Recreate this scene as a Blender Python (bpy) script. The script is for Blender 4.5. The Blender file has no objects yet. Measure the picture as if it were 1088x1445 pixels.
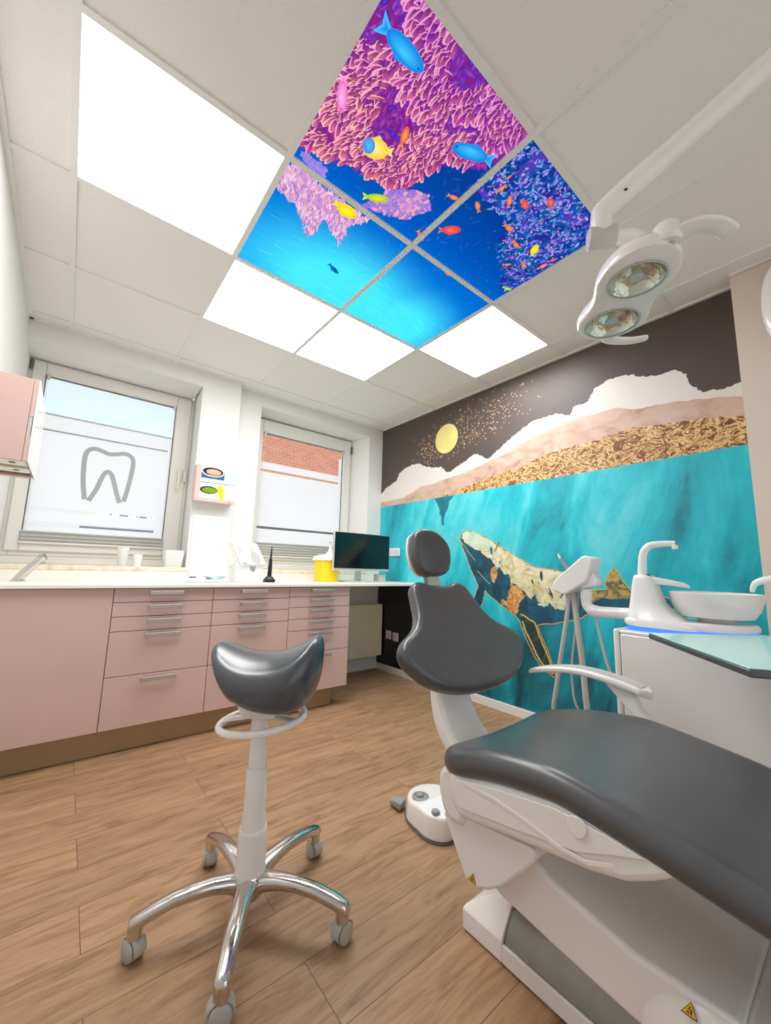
import bpy, bmesh, math, random
from mathutils import Vector, Matrix
random.seed(7)
PI = math.pi
C = bpy.context.scene.collection
ART = {'cloud': [[2.053, 1.797], [1.981, 1.848], [1.808, 1.906], [1.771, 1.969], [1.689, 2.012], [1.594, 2.025], [1.482, 2.023], [1.393, 1.98], [1.303, 1.95], [1.172, 1.925], [1.115, 1.866], [1.061, 1.868], [0.955, 1.918], [0.9, 1.926], [0.828, 1.961], [0.772, 1.967], [0.736, 1.941], [0.694, 1.911], [0.666, 1.9], [0.597, 1.938], [0.428, 2.033], [0.274, 2.103], [0.08, 2.107], [-0.009, 2.062], [-0.038, 2.119], [-0.134, 2.123], [-0.174, 2.198], [-0.263, 2.229], [-0.37, 2.221], [-0.485, 2.167], [-0.556, 2.153], [-0.618, 2.154], [-0.666, 2.11], [-0.685, 2.036], [-0.729, 1.979], [-0.776, 1.982], [-0.818, 1.967], [-0.889, 1.986]], 'mount': [[2.051, 1.703], [1.887, 1.706], [1.702, 1.708], [1.567, 1.745], [1.44, 1.79], [1.287, 1.787], [1.154, 1.806], [0.987, 1.82], [0.901, 1.827], [0.788, 1.849], [0.659, 1.878], [0.512, 1.905], [0.369, 1.958], [0.218, 1.99], [0.081, 2.022], [-0.07, 2.029], [-0.21, 2.026], [-0.297, 2.03], [-0.395, 1.987], [-0.492, 1.979], [-0.598, 1.97], [-0.727, 1.943], [-0.801, 1.93], [-0.888, 1.9]], 'gold': [[1.322, 1.648], [1.097, 1.665], [0.815, 1.72], [0.567, 1.756], [0.373, 1.776], [0.169, 1.83], [0.035, 1.841], [-0.157, 1.851], [-0.288, 1.868], [-0.408, 1.873], [-0.519, 1.854], [-0.64, 1.845], [-0.75, 1.829], [-0.891, 1.803]], 'water': [[2.049, 1.643], [1.7, 1.64], [1.574, 1.64], [0.894, 1.653], [0.377, 1.657], [-0.006, 1.655], [-0.541, 1.655], [-0.889, 1.651]], 'whale': [[0.961, 1.259], [0.941, 1.313], [0.894, 1.329], [0.837, 1.322], [0.745, 1.288], [0.669, 1.249], [0.543, 1.175], [0.391, 1.089], [0.278, 1.033], [0.197, 1.021], [0.12, 1.015], [0.023, 0.982], [-0.044, 0.938], [-0.109, 0.896], [-0.195, 0.908], [-0.179, 0.933], [-0.199, 0.988], [-0.238, 1.039], [-0.257, 1.005], [-0.278, 0.959], [-0.323, 0.898], [-0.423, 0.894], [-0.515, 0.871], [-0.536, 0.819], [-0.453, 0.815], [-0.323, 0.808], [-0.189, 0.791], [-0.103, 0.766], [-0.035, 0.723], [0.06, 0.69], [0.159, 0.66], [0.224, 0.652], [0.277, 0.636], [0.252, 0.584], [0.228, 0.528], [0.201, 0.474], [0.181, 0.42], [0.148, 0.308], [0.196, 0.336], [0.247, 0.36], [0.298, 0.421], [0.35, 0.509], [0.382, 0.578], [0.409, 0.65], [0.446, 0.684], [0.506, 0.717], [0.584, 0.758], [0.665, 0.811], [0.709, 0.85], [0.734, 0.751], [0.77, 0.692], [0.823, 0.772], [0.775, 0.875], [0.803, 0.931], [0.858, 1.031], [0.914, 1.151]], 'whale_cream': [[0.941, 1.267], [0.933, 1.307], [0.894, 1.323], [0.837, 1.316], [0.745, 1.282], [0.669, 1.243], [0.543, 1.169], [0.391, 1.084], [0.278, 1.028], [0.198, 1.016], [0.12, 1.01], [0.024, 0.977], [0.014, 0.924], [0.042, 0.83], [0.081, 0.757], [0.143, 0.756], [0.179, 0.796], [0.232, 0.779], [0.272, 0.801], [0.284, 0.849], [0.313, 0.81], [0.34, 0.828], [0.362, 0.857], [0.397, 0.868], [0.42, 0.905], [0.48, 0.916], [0.491, 0.982], [0.541, 0.975], [0.562, 1.021], [0.611, 1.034], [0.637, 1.076], [0.712, 1.124], [0.765, 1.163], [0.849, 1.191], [0.902, 1.226]], 'whale_throat': [[0.933, 1.227], [0.849, 1.185], [0.765, 1.157], [0.712, 1.119], [0.637, 1.07], [0.611, 1.029], [0.563, 1.016], [0.541, 0.97], [0.491, 0.977], [0.48, 0.911], [0.5, 0.849], [0.514, 0.782], [0.551, 0.792], [0.598, 0.829], [0.654, 0.881], [0.715, 0.906], [0.767, 0.932], [0.821, 1.017], [0.88, 1.12]], 'whale_rust': [[0.48, 0.911], [0.42, 0.9], [0.391, 0.863], [0.354, 0.837], [0.375, 0.805], [0.414, 0.772], [0.425, 0.712], [0.446, 0.692], [0.505, 0.728], [0.567, 0.764], [0.551, 0.792], [0.514, 0.782], [0.5, 0.849]], 'whale_belly': [[0.355, 0.832], [0.313, 0.805], [0.284, 0.844], [0.269, 0.796], [0.232, 0.774], [0.18, 0.791], [0.143, 0.751], [0.081, 0.753], [0.033, 0.762], [-0.013, 0.744], [-0.023, 0.724], [0.059, 0.695], [0.159, 0.665], [0.263, 0.652], [0.345, 0.682], [0.395, 0.728], [0.399, 0.778]], 'whale_flip': [[0.401, 0.702], [0.345, 0.677], [0.29, 0.652], [0.266, 0.582], [0.241, 0.526], [0.214, 0.472], [0.193, 0.417], [0.171, 0.341], [0.208, 0.364], [0.246, 0.389], [0.281, 0.436], [0.322, 0.513], [0.362, 0.586], [0.388, 0.653]], 'whale_tail': [[-0.044, 0.931], [-0.109, 0.892], [-0.194, 0.903], [-0.184, 0.933], [-0.203, 0.984], [-0.238, 1.035], [-0.256, 1.001], [-0.278, 0.954], [-0.32, 0.894], [-0.322, 0.857], [-0.232, 0.85], [-0.15, 0.848], [-0.083, 0.812], [-0.044, 0.836]], 'jawpatch': [[0.652, 1.02], [0.611, 1.04], [0.595, 0.993], [0.606, 0.938], [0.63, 0.909], [0.653, 0.95]], 'whale_chin': [[0.775, 0.889], [0.715, 0.858], [0.654, 0.881], [0.682, 0.824], [0.716, 0.78], [0.752, 0.694], [0.805, 0.759]], 'moon': [1.121, 2.184], 'moonr': [[[1.264, 2.199], [0.995, 2.166]], [[1.113, 2.324], [1.129, 2.046]]], 'streaks': [[[0.94, 1.628], [0.918, 1.413], [0.926, 1.264]], [[-0.0, 1.641], [-0.1, 1.4], [-0.175, 1.171]], [[-0.416, 1.643], [-0.521, 1.358], [-0.612, 1.046]], [[-0.606, 1.634], [-0.708, 1.339], [-0.796, 1.048]], [[-0.73, 1.639], [-0.824, 1.399], [-0.884, 1.183]], [[0.596, 1.629], [0.567, 1.412], [0.604, 1.194]], [[1.798, 1.622], [1.766, 1.301]], [[-0.24, 1.636], [-0.306, 1.379], [-0.372, 1.206]], [[-0.837, 1.56], [-0.861, 1.465]]], 'coral_edge': [[0.639, -0.059], [0.705, -0.068], [0.774, -0.101], [0.852, -0.125], [0.957, -0.142], [1.041, -0.172], [1.058, -0.254], [1.069, -0.3], [1.091, -0.368], [1.19, -0.418], [1.248, -0.5], [1.232, -0.609]], 'lump': [[0.951, -0.009], [0.996, -0.138], [1.068, -0.204], [1.134, -0.225], [1.184, -0.186], [1.14, -0.082], [0.996, -0.022]], 'lump2': [[0.652, -0.047], [0.714, -0.051], [0.757, -0.054], [0.768, -0.009], [0.701, -0.006]], 'branch': [[0.636, 0.148], [0.624, 0.025], [0.659, 0.009], [0.837, 0.026], [1.019, 0.021], [0.963, 0.114], [0.99, 0.229], [0.874, 0.144], [0.853, 0.281], [0.738, 0.171]], 'reef': [[1.233, -0.582], [1.281, -0.607], [1.68, -0.628], [1.831, -0.554], [1.848, -0.382], [1.859, -0.205], [1.858, -0.101], [1.614, -0.238], [1.486, -0.354], [1.288, -0.375], [1.257, -0.509]], 'fish': [['blue', [0.658, -0.504], [0.834, -0.5]], ['pink', [0.647, -0.341], [0.7, -0.246]], ['yellowblue', [0.915, -0.261], [0.814, -0.206]], ['orange', [0.923, -0.29], [0.898, -0.36]], ['blue', [1.223, -0.48], [1.062, -0.415]], ['yellow', [0.847, 0.048], [0.964, 0.049]], ['greenyellow', [0.926, -0.049], [1.02, -0.109]], ['red', [1.281, -0.138], [1.359, -0.204]], ['orange', [1.187, -0.278], [1.239, -0.294]], ['orange', [1.35, -0.31], [1.3, -0.336]], ['orange', [1.331, -0.407], [1.333, -0.458]], ['orange', [1.311, -0.465], [1.318, -0.492]], ['orange', [1.427, -0.402], [1.383, -0.44]], ['red', [1.433, -0.463], [1.491, -0.451]], ['red', [1.566, -0.514], [1.515, -0.538]], ['orange', [1.479, -0.344], [1.542, -0.351]], ['orange', [1.582, -0.321], [1.641, -0.314]], ['orange', [1.726, -0.277], [1.777, -0.268]], ['red', [1.823, -0.36], [1.838, -0.396]], ['pinkred', [1.826, -0.303], [1.833, -0.351]], ['orange', [1.67, -0.205], [1.703, -0.234]], ['yellow', [1.733, -0.325], [1.687, -0.38]], ['orange', [1.211, -0.078], [1.271, -0.051]], ['red', [1.495, 0.017], [1.529, 0.014]], ['dark', [1.007, 0.354], [1.081, 0.383]], ['green', [1.801, -0.114], [1.861, -0.132]], ['red', [1.587, -0.452], [1.607, -0.453]]], 'bright': [[1.249, 0.254], [1.702, 0.355], [1.154, 0.507]]}

# ------------------------------------------------------------------ helpers
def lin(c):
    c = c / 255.0
    return c / 12.92 if c <= 0.04045 else ((c + 0.055) / 1.055) ** 2.4
def rgb(r, g, b): return (lin(r), lin(g), lin(b), 1.0)

def mat(name, col=None, rough=0.5, metal=0.0, spec=None, coat=0.0):
    m = bpy.data.materials.new(name); m.use_nodes = True
    b = m.node_tree.nodes['Principled BSDF']
    if col: b.inputs['Base Color'].default_value = col
    b.inputs['Roughness'].default_value = rough
    b.inputs['Metallic'].default_value = metal
    if spec is not None: b.inputs['Specular IOR Level'].default_value = spec
    if coat: b.inputs['Coat Weight'].default_value = coat; b.inputs['Coat Roughness'].default_value = 0.08
    return m
def nodes(m):
    nt = m.node_tree
    return nt, nt.nodes, nt.links, nt.nodes['Principled BSDF']
def N(nt, t, **kw):
    n = nt.nodes.new(t)
    for k, v in kw.items():
        if k.startswith('i_'):
            n.inputs[k[2:].replace('_', ' ')].default_value = v
        else: setattr(n, k, v)
    return n
def ramp(nt, stops, interp='LINEAR'):
    r = nt.nodes.new('ShaderNodeValToRGB'); r.color_ramp.interpolation = interp
    e = r.color_ramp.elements
    while len(e) < len(stops): e.new(0.5)
    for el, (p, c) in zip(e, stops): el.position = p; el.color = c
    return r
def coords(nt, scale=(1, 1, 1), rot=(0, 0, 0), loc=(0, 0, 0)):
    tc = nt.nodes.new('ShaderNodeTexCoord'); mp = nt.nodes.new('ShaderNodeMapping')
    mp.inputs['Scale'].default_value = scale; mp.inputs['Rotation'].default_value = rot; mp.inputs['Location'].default_value = loc
    nt.links.new(tc.outputs['Object'], mp.inputs['Vector'])
    return mp.outputs['Vector']
def subtle(m, col, amt=0.04, scale=6.0, bump=0.0, bscale=200.0):
    """low-contrast procedural variation of a plain coloured surface, with an optional fine bump"""
    nt, nn, lk, b = nodes(m)
    v = coords(nt)
    n = N(nt, 'ShaderNodeTexNoise', i_Scale=scale, i_Detail=4.0); lk.new(v, n.inputs['Vector'])
    lo = tuple(c * (1 - amt) for c in col[:3]) + (1,); hi = tuple(min(1, c * (1 + amt)) for c in col[:3]) + (1,)
    r = ramp(nt, [(0.3, lo), (0.7, hi)]); lk.new(n.outputs['Fac'], r.inputs['Fac']); lk.new(r.outputs['Color'], b.inputs['Base Color'])
    if bump:
        n2 = N(nt, 'ShaderNodeTexNoise', i_Scale=bscale, i_Detail=3.0); lk.new(v, n2.inputs['Vector'])
        bp = N(nt, 'ShaderNodeBump', i_Strength=bump, i_Distance=0.002); lk.new(n2.outputs['Fac'], bp.inputs['Height']); lk.new(bp.outputs['Normal'], b.inputs['Normal'])
    return m
def emit(name, col, strength):
    m = bpy.data.materials.new(name); m.use_nodes = True; nt = m.node_tree; nt.nodes.clear()
    e = N(nt, 'ShaderNodeEmission'); e.inputs['Color'].default_value = col; e.inputs['Strength'].default_value = strength
    o = N(nt, 'ShaderNodeOutputMaterial'); nt.links.new(e.outputs[0], o.inputs[0]); return m

def tag(o, label=None, cat=None, group=None, kind=None):
    if label: o['label'] = label
    if cat: o['category'] = cat
    if group: o['group'] = group
    if kind: o['kind'] = kind
    return o
def thing(name, label, cat, loc=(0, 0, 0), group=None, rotz=0.0):
    o = bpy.data.objects.new(name, None); C.objects.link(o)
    o.location = loc; o.rotation_euler = (0, 0, rotz); o.empty_display_size = 0.05
    o['loc0'] = list(loc) + [rotz]
    return tag(o, label, cat, group)
def root_of(o):
    while o.parent: o = o.parent
    return o

class MB:
    def __init__(s): s.v = []; s.f = []; s.m = []; s.mi = 0
    def add(s, vs, fs):
        b = len(s.v); s.v.extend(Vector(p) for p in vs)
        for f in fs: s.f.append([b + i for i in f]); s.m.append(s.mi)
        return s
    def box(s, x0, x1, y0, y1, z0, z1):
        return s.add([(x0, y0, z0), (x1, y0, z0), (x1, y1, z0), (x0, y1, z0), (x0, y0, z1), (x1, y0, z1), (x1, y1, z1), (x0, y1, z1)],
                     [(0, 3, 2, 1), (4, 5, 6, 7), (0, 1, 5, 4), (1, 2, 6, 5), (2, 3, 7, 6), (3, 0, 4, 7)])
    def obox(s, c, sx, sy, sz, M):
        c = Vector(c)
        vs = [c + M @ Vector((a * sx / 2, b * sy / 2, d * sz / 2)) for d in (-1, 1) for a, b in ((-1, -1), (1, -1), (1, 1), (-1, 1))]
        return s.add(vs, [(0, 3, 2, 1), (4, 5, 6, 7), (0, 1, 5, 4), (1, 2, 6, 5), (2, 3, 7, 6), (3, 0, 4, 7)])
    def prism(s, poly, axis, a0, a1):
        """poly in the two other axes (in x,y,z order), extruded along axis"""
        def P(u, v, w): return (w, u, v) if axis == 'x' else (u, w, v) if axis == 'y' else (u, v, w)
        n = len(poly); vs = [P(u, v, a0) for u, v in poly] + [P(u, v, a1) for u, v in poly]
        return s.add(vs, [list(range(n)), list(range(2 * n - 1, n - 1, -1))] + [(i, n + i, n + (i + 1) % n, (i + 1) % n) for i in range(n)])
    def loft(s, rings, cap=True, closed=True):
        n = len(rings[0]); vs = [p for r in rings for p in r]; fs = []
        for k in range(len(rings) - 1):
            for i in range(n if closed else n - 1):
                fs.append((k * n + i, k * n + (i + 1) % n, (k + 1) * n + (i + 1) % n, (k + 1) * n + i))
        if cap: fs.append(list(range(n - 1, -1, -1))); fs.append([(len(rings) - 1) * n + i for i in range(n)])
        return s.add(vs, fs)
    def tube(s, path, rad, n=16, sx=1.0, up=None, cap=True):
        path = [Vector(p) for p in path]; rings = []
        if not hasattr(rad, '__len__'): rad = [rad] * len(path)
        ref = Vector(up) if up else None
        for i, p in enumerate(path):
            t = (path[min(i + 1, len(path) - 1)] - path[max(i - 1, 0)]).normalized()
            if ref is None: ref = Vector((0, 0, 1)) if abs(t.z) < 0.9 else Vector((1, 0, 0))
            a = t.cross(ref).normalized(); b = a.cross(t).normalized()
            if not up: ref = b
            r = rad[i]; rx, ry = (r if hasattr(r, '__len__') else (r * sx, r))
            rings.append([p + a * rx * math.cos(2 * PI * k / n) + b * ry * math.sin(2 * PI * k / n) for k in range(n)])
        return s.loft(rings, cap)
    def lathe(s, prof, c, ax=(0, 0, 1), n=32, close=True):
        ax = Vector(ax).normalized(); c = Vector(c)
        a = ax.orthogonal().normalized(); b = ax.cross(a)
        rings = [[c + ax * h + (a * math.cos(2 * PI * k / n) + b * math.sin(2 * PI * k / n)) * max(r, 1e-5) for k in range(n)] for r, h in prof]
        return s.loft(rings, close)
    def build(s, name, mats, parent=None, smooth=40, bevel=0.0, seg=2, sub=0, kind=None):
        if not isinstance(mats, (list, tuple)): mats = [mats]
        vs = s.v
        if parent is not None:
            r = root_of(parent); l = r.get('loc0', [0, 0, 0, 0])
            M = (Matrix.Translation(l[:3]) @ Matrix.Rotation(l[3], 4, 'Z')).inverted(); vs = [M @ p for p in vs]
        me = bpy.data.meshes.new(name); me.from_pydata([tuple(p) for p in vs], [], s.f)
        for m in mats: me.materials.append(m)
        bm = bmesh.new(); bm.from_mesh(me)
        bmesh.ops.recalc_face_normals(bm, faces=bm.faces); bm.to_mesh(me); bm.free()
        for p, k in zip(me.polygons, s.m): p.material_index = k
        o = bpy.data.objects.new(name, me); C.objects.link(o)
        if parent is not None: o.parent = parent
        if smooth:
            for p in me.polygons: p.use_smooth = True
            me.set_sharp_from_angle(angle=math.radians(smooth))
        if bevel:
            md = o.modifiers.new('bevel', 'BEVEL'); md.width = bevel; md.segments = seg; md.limit_method = 'ANGLE'; md.angle_limit = math.radians(35); md.harden_normals = False
            for p in me.polygons: p.use_smooth = True
            me.set_sharp_from_angle(angle=math.radians(75))
        if sub:
            md = o.modifiers.new('sub', 'SUBSURF'); md.levels = sub; md.render_levels = sub
        if kind: o['kind'] = kind
        return o
def pbox(name, m, parent, x0, x1, y0, y1, z0, z1, bevel=0.0, seg=2, kind=None):
    return MB().box(x0, x1, y0, y1, z0, z1).build(name, m, parent, bevel=bevel, seg=seg, kind=kind)
def catmull(pts, k=8, closed=False):
    pts = [Vector(p) for p in pts]; n = len(pts); out = []
    for i in range(n if closed else n - 1):
        p0 = pts[(i - 1) % n] if closed or i > 0 else pts[0]
        p1 = pts[i]; p2 = pts[(i + 1) % n]
        p3 = pts[(i + 2) % n] if closed or i + 2 < n else pts[-1]
        for j in range(k):
            t = j / k
            out.append(0.5 * ((2 * p1) + (p2 - p0) * t + (2 * p0 - 5 * p1 + 4 * p2 - p3) * t * t + (3 * p1 - p0 - 3 * p2 + p3) * t ** 3))
    if not closed: out.append(pts[-1])
    return out
def lerp_table(tab, x):
    tab = sorted(tab)
    if x <= tab[0][0]: return tab[0][1]
    for (a, b), (c, d) in zip(tab, tab[1:]):
        if x <= c: return b + (d - b) * (x - a) / (c - a)
    return tab[-1][1]
def rrect(x0, x1, y0, y1, r, k=8):
    out = []
    for cx, cy, a in ((x1 - r, y1 - r, 0), (x0 + r, y1 - r, 90), (x0 + r, y0 + r, 180), (x1 - r, y0 + r, 270)):
        for j in range(k + 1):
            t = math.radians(a + 90 * j / k); out.append((cx + r * math.cos(t), cy + r * math.sin(t)))
    return out
def resample(poly, step):
    out = []; n = len(poly)
    for i in range(n):
        a = Vector(poly[i]).to_2d(); b = Vector(poly[(i + 1) % n]).to_2d(); k = max(1, int((b - a).length / step + .5))
        for j in range(k): out.append(tuple(a.lerp(b, j / k)))
    return out
def pad(outline, thick, r, f, inner=8, er=5):
    """upholstered pad: outline in (u,v); f(u,v,w) -> world point; w from 0 (bottom) to thick (top); rounded rim r"""
    n = len(outline); P = [Vector(p).to_2d() for p in outline]
    area = sum(P[i].x * P[(i + 1) % n].y - P[(i + 1) % n].x * P[i].y for i in range(n))
    sg = 1 if area > 0 else -1
    nor = []
    for i in range(n):
        t = P[(i + 1) % n] - P[i - 1]; nv = Vector((-t.y, t.x)); nv = nv.normalized() * sg if nv.length > 1e-9 else Vector((0, 0)); nor.append(nv)
    c = sum(P, Vector((0, 0))) / n
    rings = []
    def ring(d, w, s=1.0): rings.append([f(*(c + (P[i] + nor[i] * d - c) * s), w) for i in range(n)])
    r2 = min(r, thick / 2)
    for k in range(inner): ring(r, 0, max(k / inner, 0.004))
    for k in range(er + 1):
        t = PI / 2 * k / er; ring(r * (1 - math.sin(t)), r2 * (1 - math.cos(t)))
    for k in range(er + 1):
        t = PI / 2 * k / er; ring(r * (1 - math.cos(t)), thick - r2 + r2 * math.sin(t))
    for k in range(inner - 1, -1, -1): ring(r, thick, max(k / inner, 0.004))
    return MB().loft(rings, cap=True)

# ------------------------------------------------------------------ materials
M = {}
M['wall'] = subtle(mat('wall_paint', rough=0.7), rgb(230, 229, 227), 0.01, 3, 0.15, 260)
M['pier'] = subtle(mat('pier_paint', rough=0.7), rgb(222, 206, 192), 0.02, 4, 0.15, 260)
M['bar'] = mat('grid_bar', rgb(233, 232, 228), 0.5)
M['pink'] = subtle(mat('pink_laminate', rough=0.42), rgb(210, 177, 169), 0.02, 5)
M['seam'] = mat('dark_gap', rgb(70, 45, 42), 0.8)
M['worktop'] = subtle(mat('cream_worktop', rough=0.3), rgb(243, 240, 229), 0.015, 8)
M['white'] = subtle(mat('white_plastic', rough=0.22, coat=0.3), rgb(241, 238, 235), 0.01, 5)
M['greywhite'] = mat('grey_plastic', rgb(196, 194, 188), 0.35)
M['castor'] = mat('castor_grey', rgb(178, 176, 169), 0.4)
M['grey'] = mat('mid_grey_plastic', rgb(150, 152, 152), 0.4)
M['pvc'] = mat('window_plastic', rgb(226, 224, 217), 0.35)
M['gasket'] = mat('dark_gasket', rgb(90, 90, 90), 0.6)
M['rail'] = mat('grey_blind_fabric', rgb(186, 186, 182), 0.7)
M['black'] = mat('black_plastic', rgb(22, 22, 24), 0.3)
M['leather'] = subtle(mat('grey_leather', rough=0.28, spec=0.6), rgb(82, 83, 85), 0.06, 12, 0.12, 500)
M['leather2'] = subtle(mat('blue_grey_leather', rough=0.25, spec=0.9), rgb(66, 71, 78), 0.05, 12, 0.08, 500)
M['chrome'] = mat('polished_aluminium', rgb(214, 210, 206), 0.13, 1.0)
M['steel'] = subtle(mat('brushed_steel', rough=0.3, metal=1.0), rgb(136, 132, 124), 0.05, 30)
M['handle'] = mat('satin_nickel', rgb(190, 182, 174), 0.38, 0.7)
M['plinth'] = subtle(mat('bronze_plinth', rough=0.38, metal=0.6), rgb(168, 146, 116), 0.06, 3)
M['radiator'] = mat('radiator_paint', rgb(242, 232, 208), 0.45)
M['marble'] = None
M['skirt'] = mat('skirting_paint', rgb(230, 229, 226), 0.45)
M['yellow'] = mat('yellow_plastic', rgb(250, 212, 24), 0.35)
M['label_yellow'] = mat('warning_yellow', rgb(236, 178, 22), 0.5)
M['label_black'] = mat('warning_black', rgb(50, 38, 20), 0.5)
M['screen'] = mat('dark_screen', rgb(10, 16, 18), 0.12)
M['silver'] = mat('silver_plastic', rgb(200, 202, 203), 0.35, 0.3)
M['tan'] = mat('tan_glove_paper', rgb(206, 176, 142), 0.8)
M['blue'] = mat('carton_blue', rgb(24, 86, 140), 0.5)
M['lime'] = mat('lime_gloves', rgb(120, 150, 20), 0.7)
M['paleblue'] = mat('carton_pale_blue', rgb(200, 222, 234), 0.5)
M['hose'] = mat('grey_hose', rgb(196, 194, 188), 0.4)
M['mint'] = mat('mint_wrap', rgb(150, 214, 190), 0.4)
M['pinklight'] = mat('pink_acrylic', rgb(226, 190, 184), 0.3)
M['led'] = emit('blue_led', rgb(70, 130, 255), 1.5)
M['panel'] = emit('light_diffuser', (1.0, 0.985, 0.965, 1), 13.5)

def clear_mat(name, col, fac, rough=0.05):
    m = bpy.data.materials.new(name); m.use_nodes = True; nt = m.node_tree; nt.nodes.clear()
    t = N(nt, 'ShaderNodeBsdfTransparent'); g = N(nt, 'ShaderNodeBsdfPrincipled'); mx = N(nt, 'ShaderNodeMixShader'); o = N(nt, 'ShaderNodeOutputMaterial')
    g.inputs['Base Color'].default_value = col; g.inputs['Roughness'].default_value = rough
    mx.inputs[0].default_value = fac
    nt.links.new(t.outputs[0], mx.inputs[1]); nt.links.new(g.outputs[0], mx.inputs[2]); nt.links.new(mx.outputs[0], o.inputs[0]); return m
M['glass'] = clear_mat('window_glass', (0.9, 0.95, 0.95, 1), 0.04)
M['acrylic'] = clear_mat('clear_acrylic', rgb(235, 240, 240), 0.22)
M['frosty'] = clear_mat('milky_plastic', rgb(240, 242, 242), 0.6, 0.3)
def film_mat():
    m = bpy.data.materials.new('frosted_film'); m.use_nodes = True; nt = m.node_tree; nt.nodes.clear()
    t = N(nt, 'ShaderNodeBsdfTranslucent'); d = N(nt, 'ShaderNodeBsdfDiffuse'); mx = N(nt, 'ShaderNodeMixShader'); o = N(nt, 'ShaderNodeOutputMaterial')
    v = coords(nt); n = N(nt, 'ShaderNodeTexNoise', i_Scale=2.0); nt.links.new(v, n.inputs['Vector'])
    r = ramp(nt, [(0.2, (0.96, 0.972, 0.98, 1)), (0.8, (0.985, 0.99, 0.992, 1))]); nt.links.new(n.outputs['Fac'], r.inputs['Fac']); nt.links.new(r.outputs['Color'], t.inputs['Color'])
    d.inputs['Color'].default_value = (0.85, 0.88, 0.9, 1); mx.inputs[0].default_value = 0.08
    nt.links.new(t.outputs[0], mx.inputs[1]); nt.links.new(d.outputs[0], mx.inputs[2]); nt.links.new(mx.outputs[0], o.inputs[0]); return m
M['film'] = film_mat()

def marble():
    m = mat('beige_marble', rough=0.3); nt, nn, lk, b = nodes(m); v = coords(nt)
    n = N(nt, 'ShaderNodeTexNoise', i_Scale=22.0, i_Detail=6.0); lk.new(v, n.inputs['Vector'])
    r = ramp(nt, [(0.3, rgb(214, 196, 168)), (0.5, rgb(234, 222, 200)), (0.72, rgb(240, 232, 215))]); lk.new(n.outputs['Fac'], r.inputs['Fac']); lk.new(r.outputs['Color'], b.inputs['Base Color']); return m
M['marble'] = marble()
def tile_mat():
    m = mat('mineral_tile', rough=0.85); nt, nn, lk, b = nodes(m); v = coords(nt)
    n = N(nt, 'ShaderNodeTexNoise', i_Scale=330.0, i_Detail=3.0); lk.new(v, n.inputs['Vector'])
    r = ramp(nt, [(0.35, rgb(229, 226, 221)), (0.6, rgb(242, 239, 234))]); lk.new(n.outputs['Fac'], r.inputs['Fac']); lk.new(r.outputs['Color'], b.inputs['Base Color'])
    bp = N(nt, 'ShaderNodeBump', i_Strength=0.35, i_Distance=0.003); lk.new(n.outputs['Fac'], bp.inputs['Height']); lk.new(bp.outputs['Normal'], b.inputs['Normal']); return m
M['tile'] = tile_mat()
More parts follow.
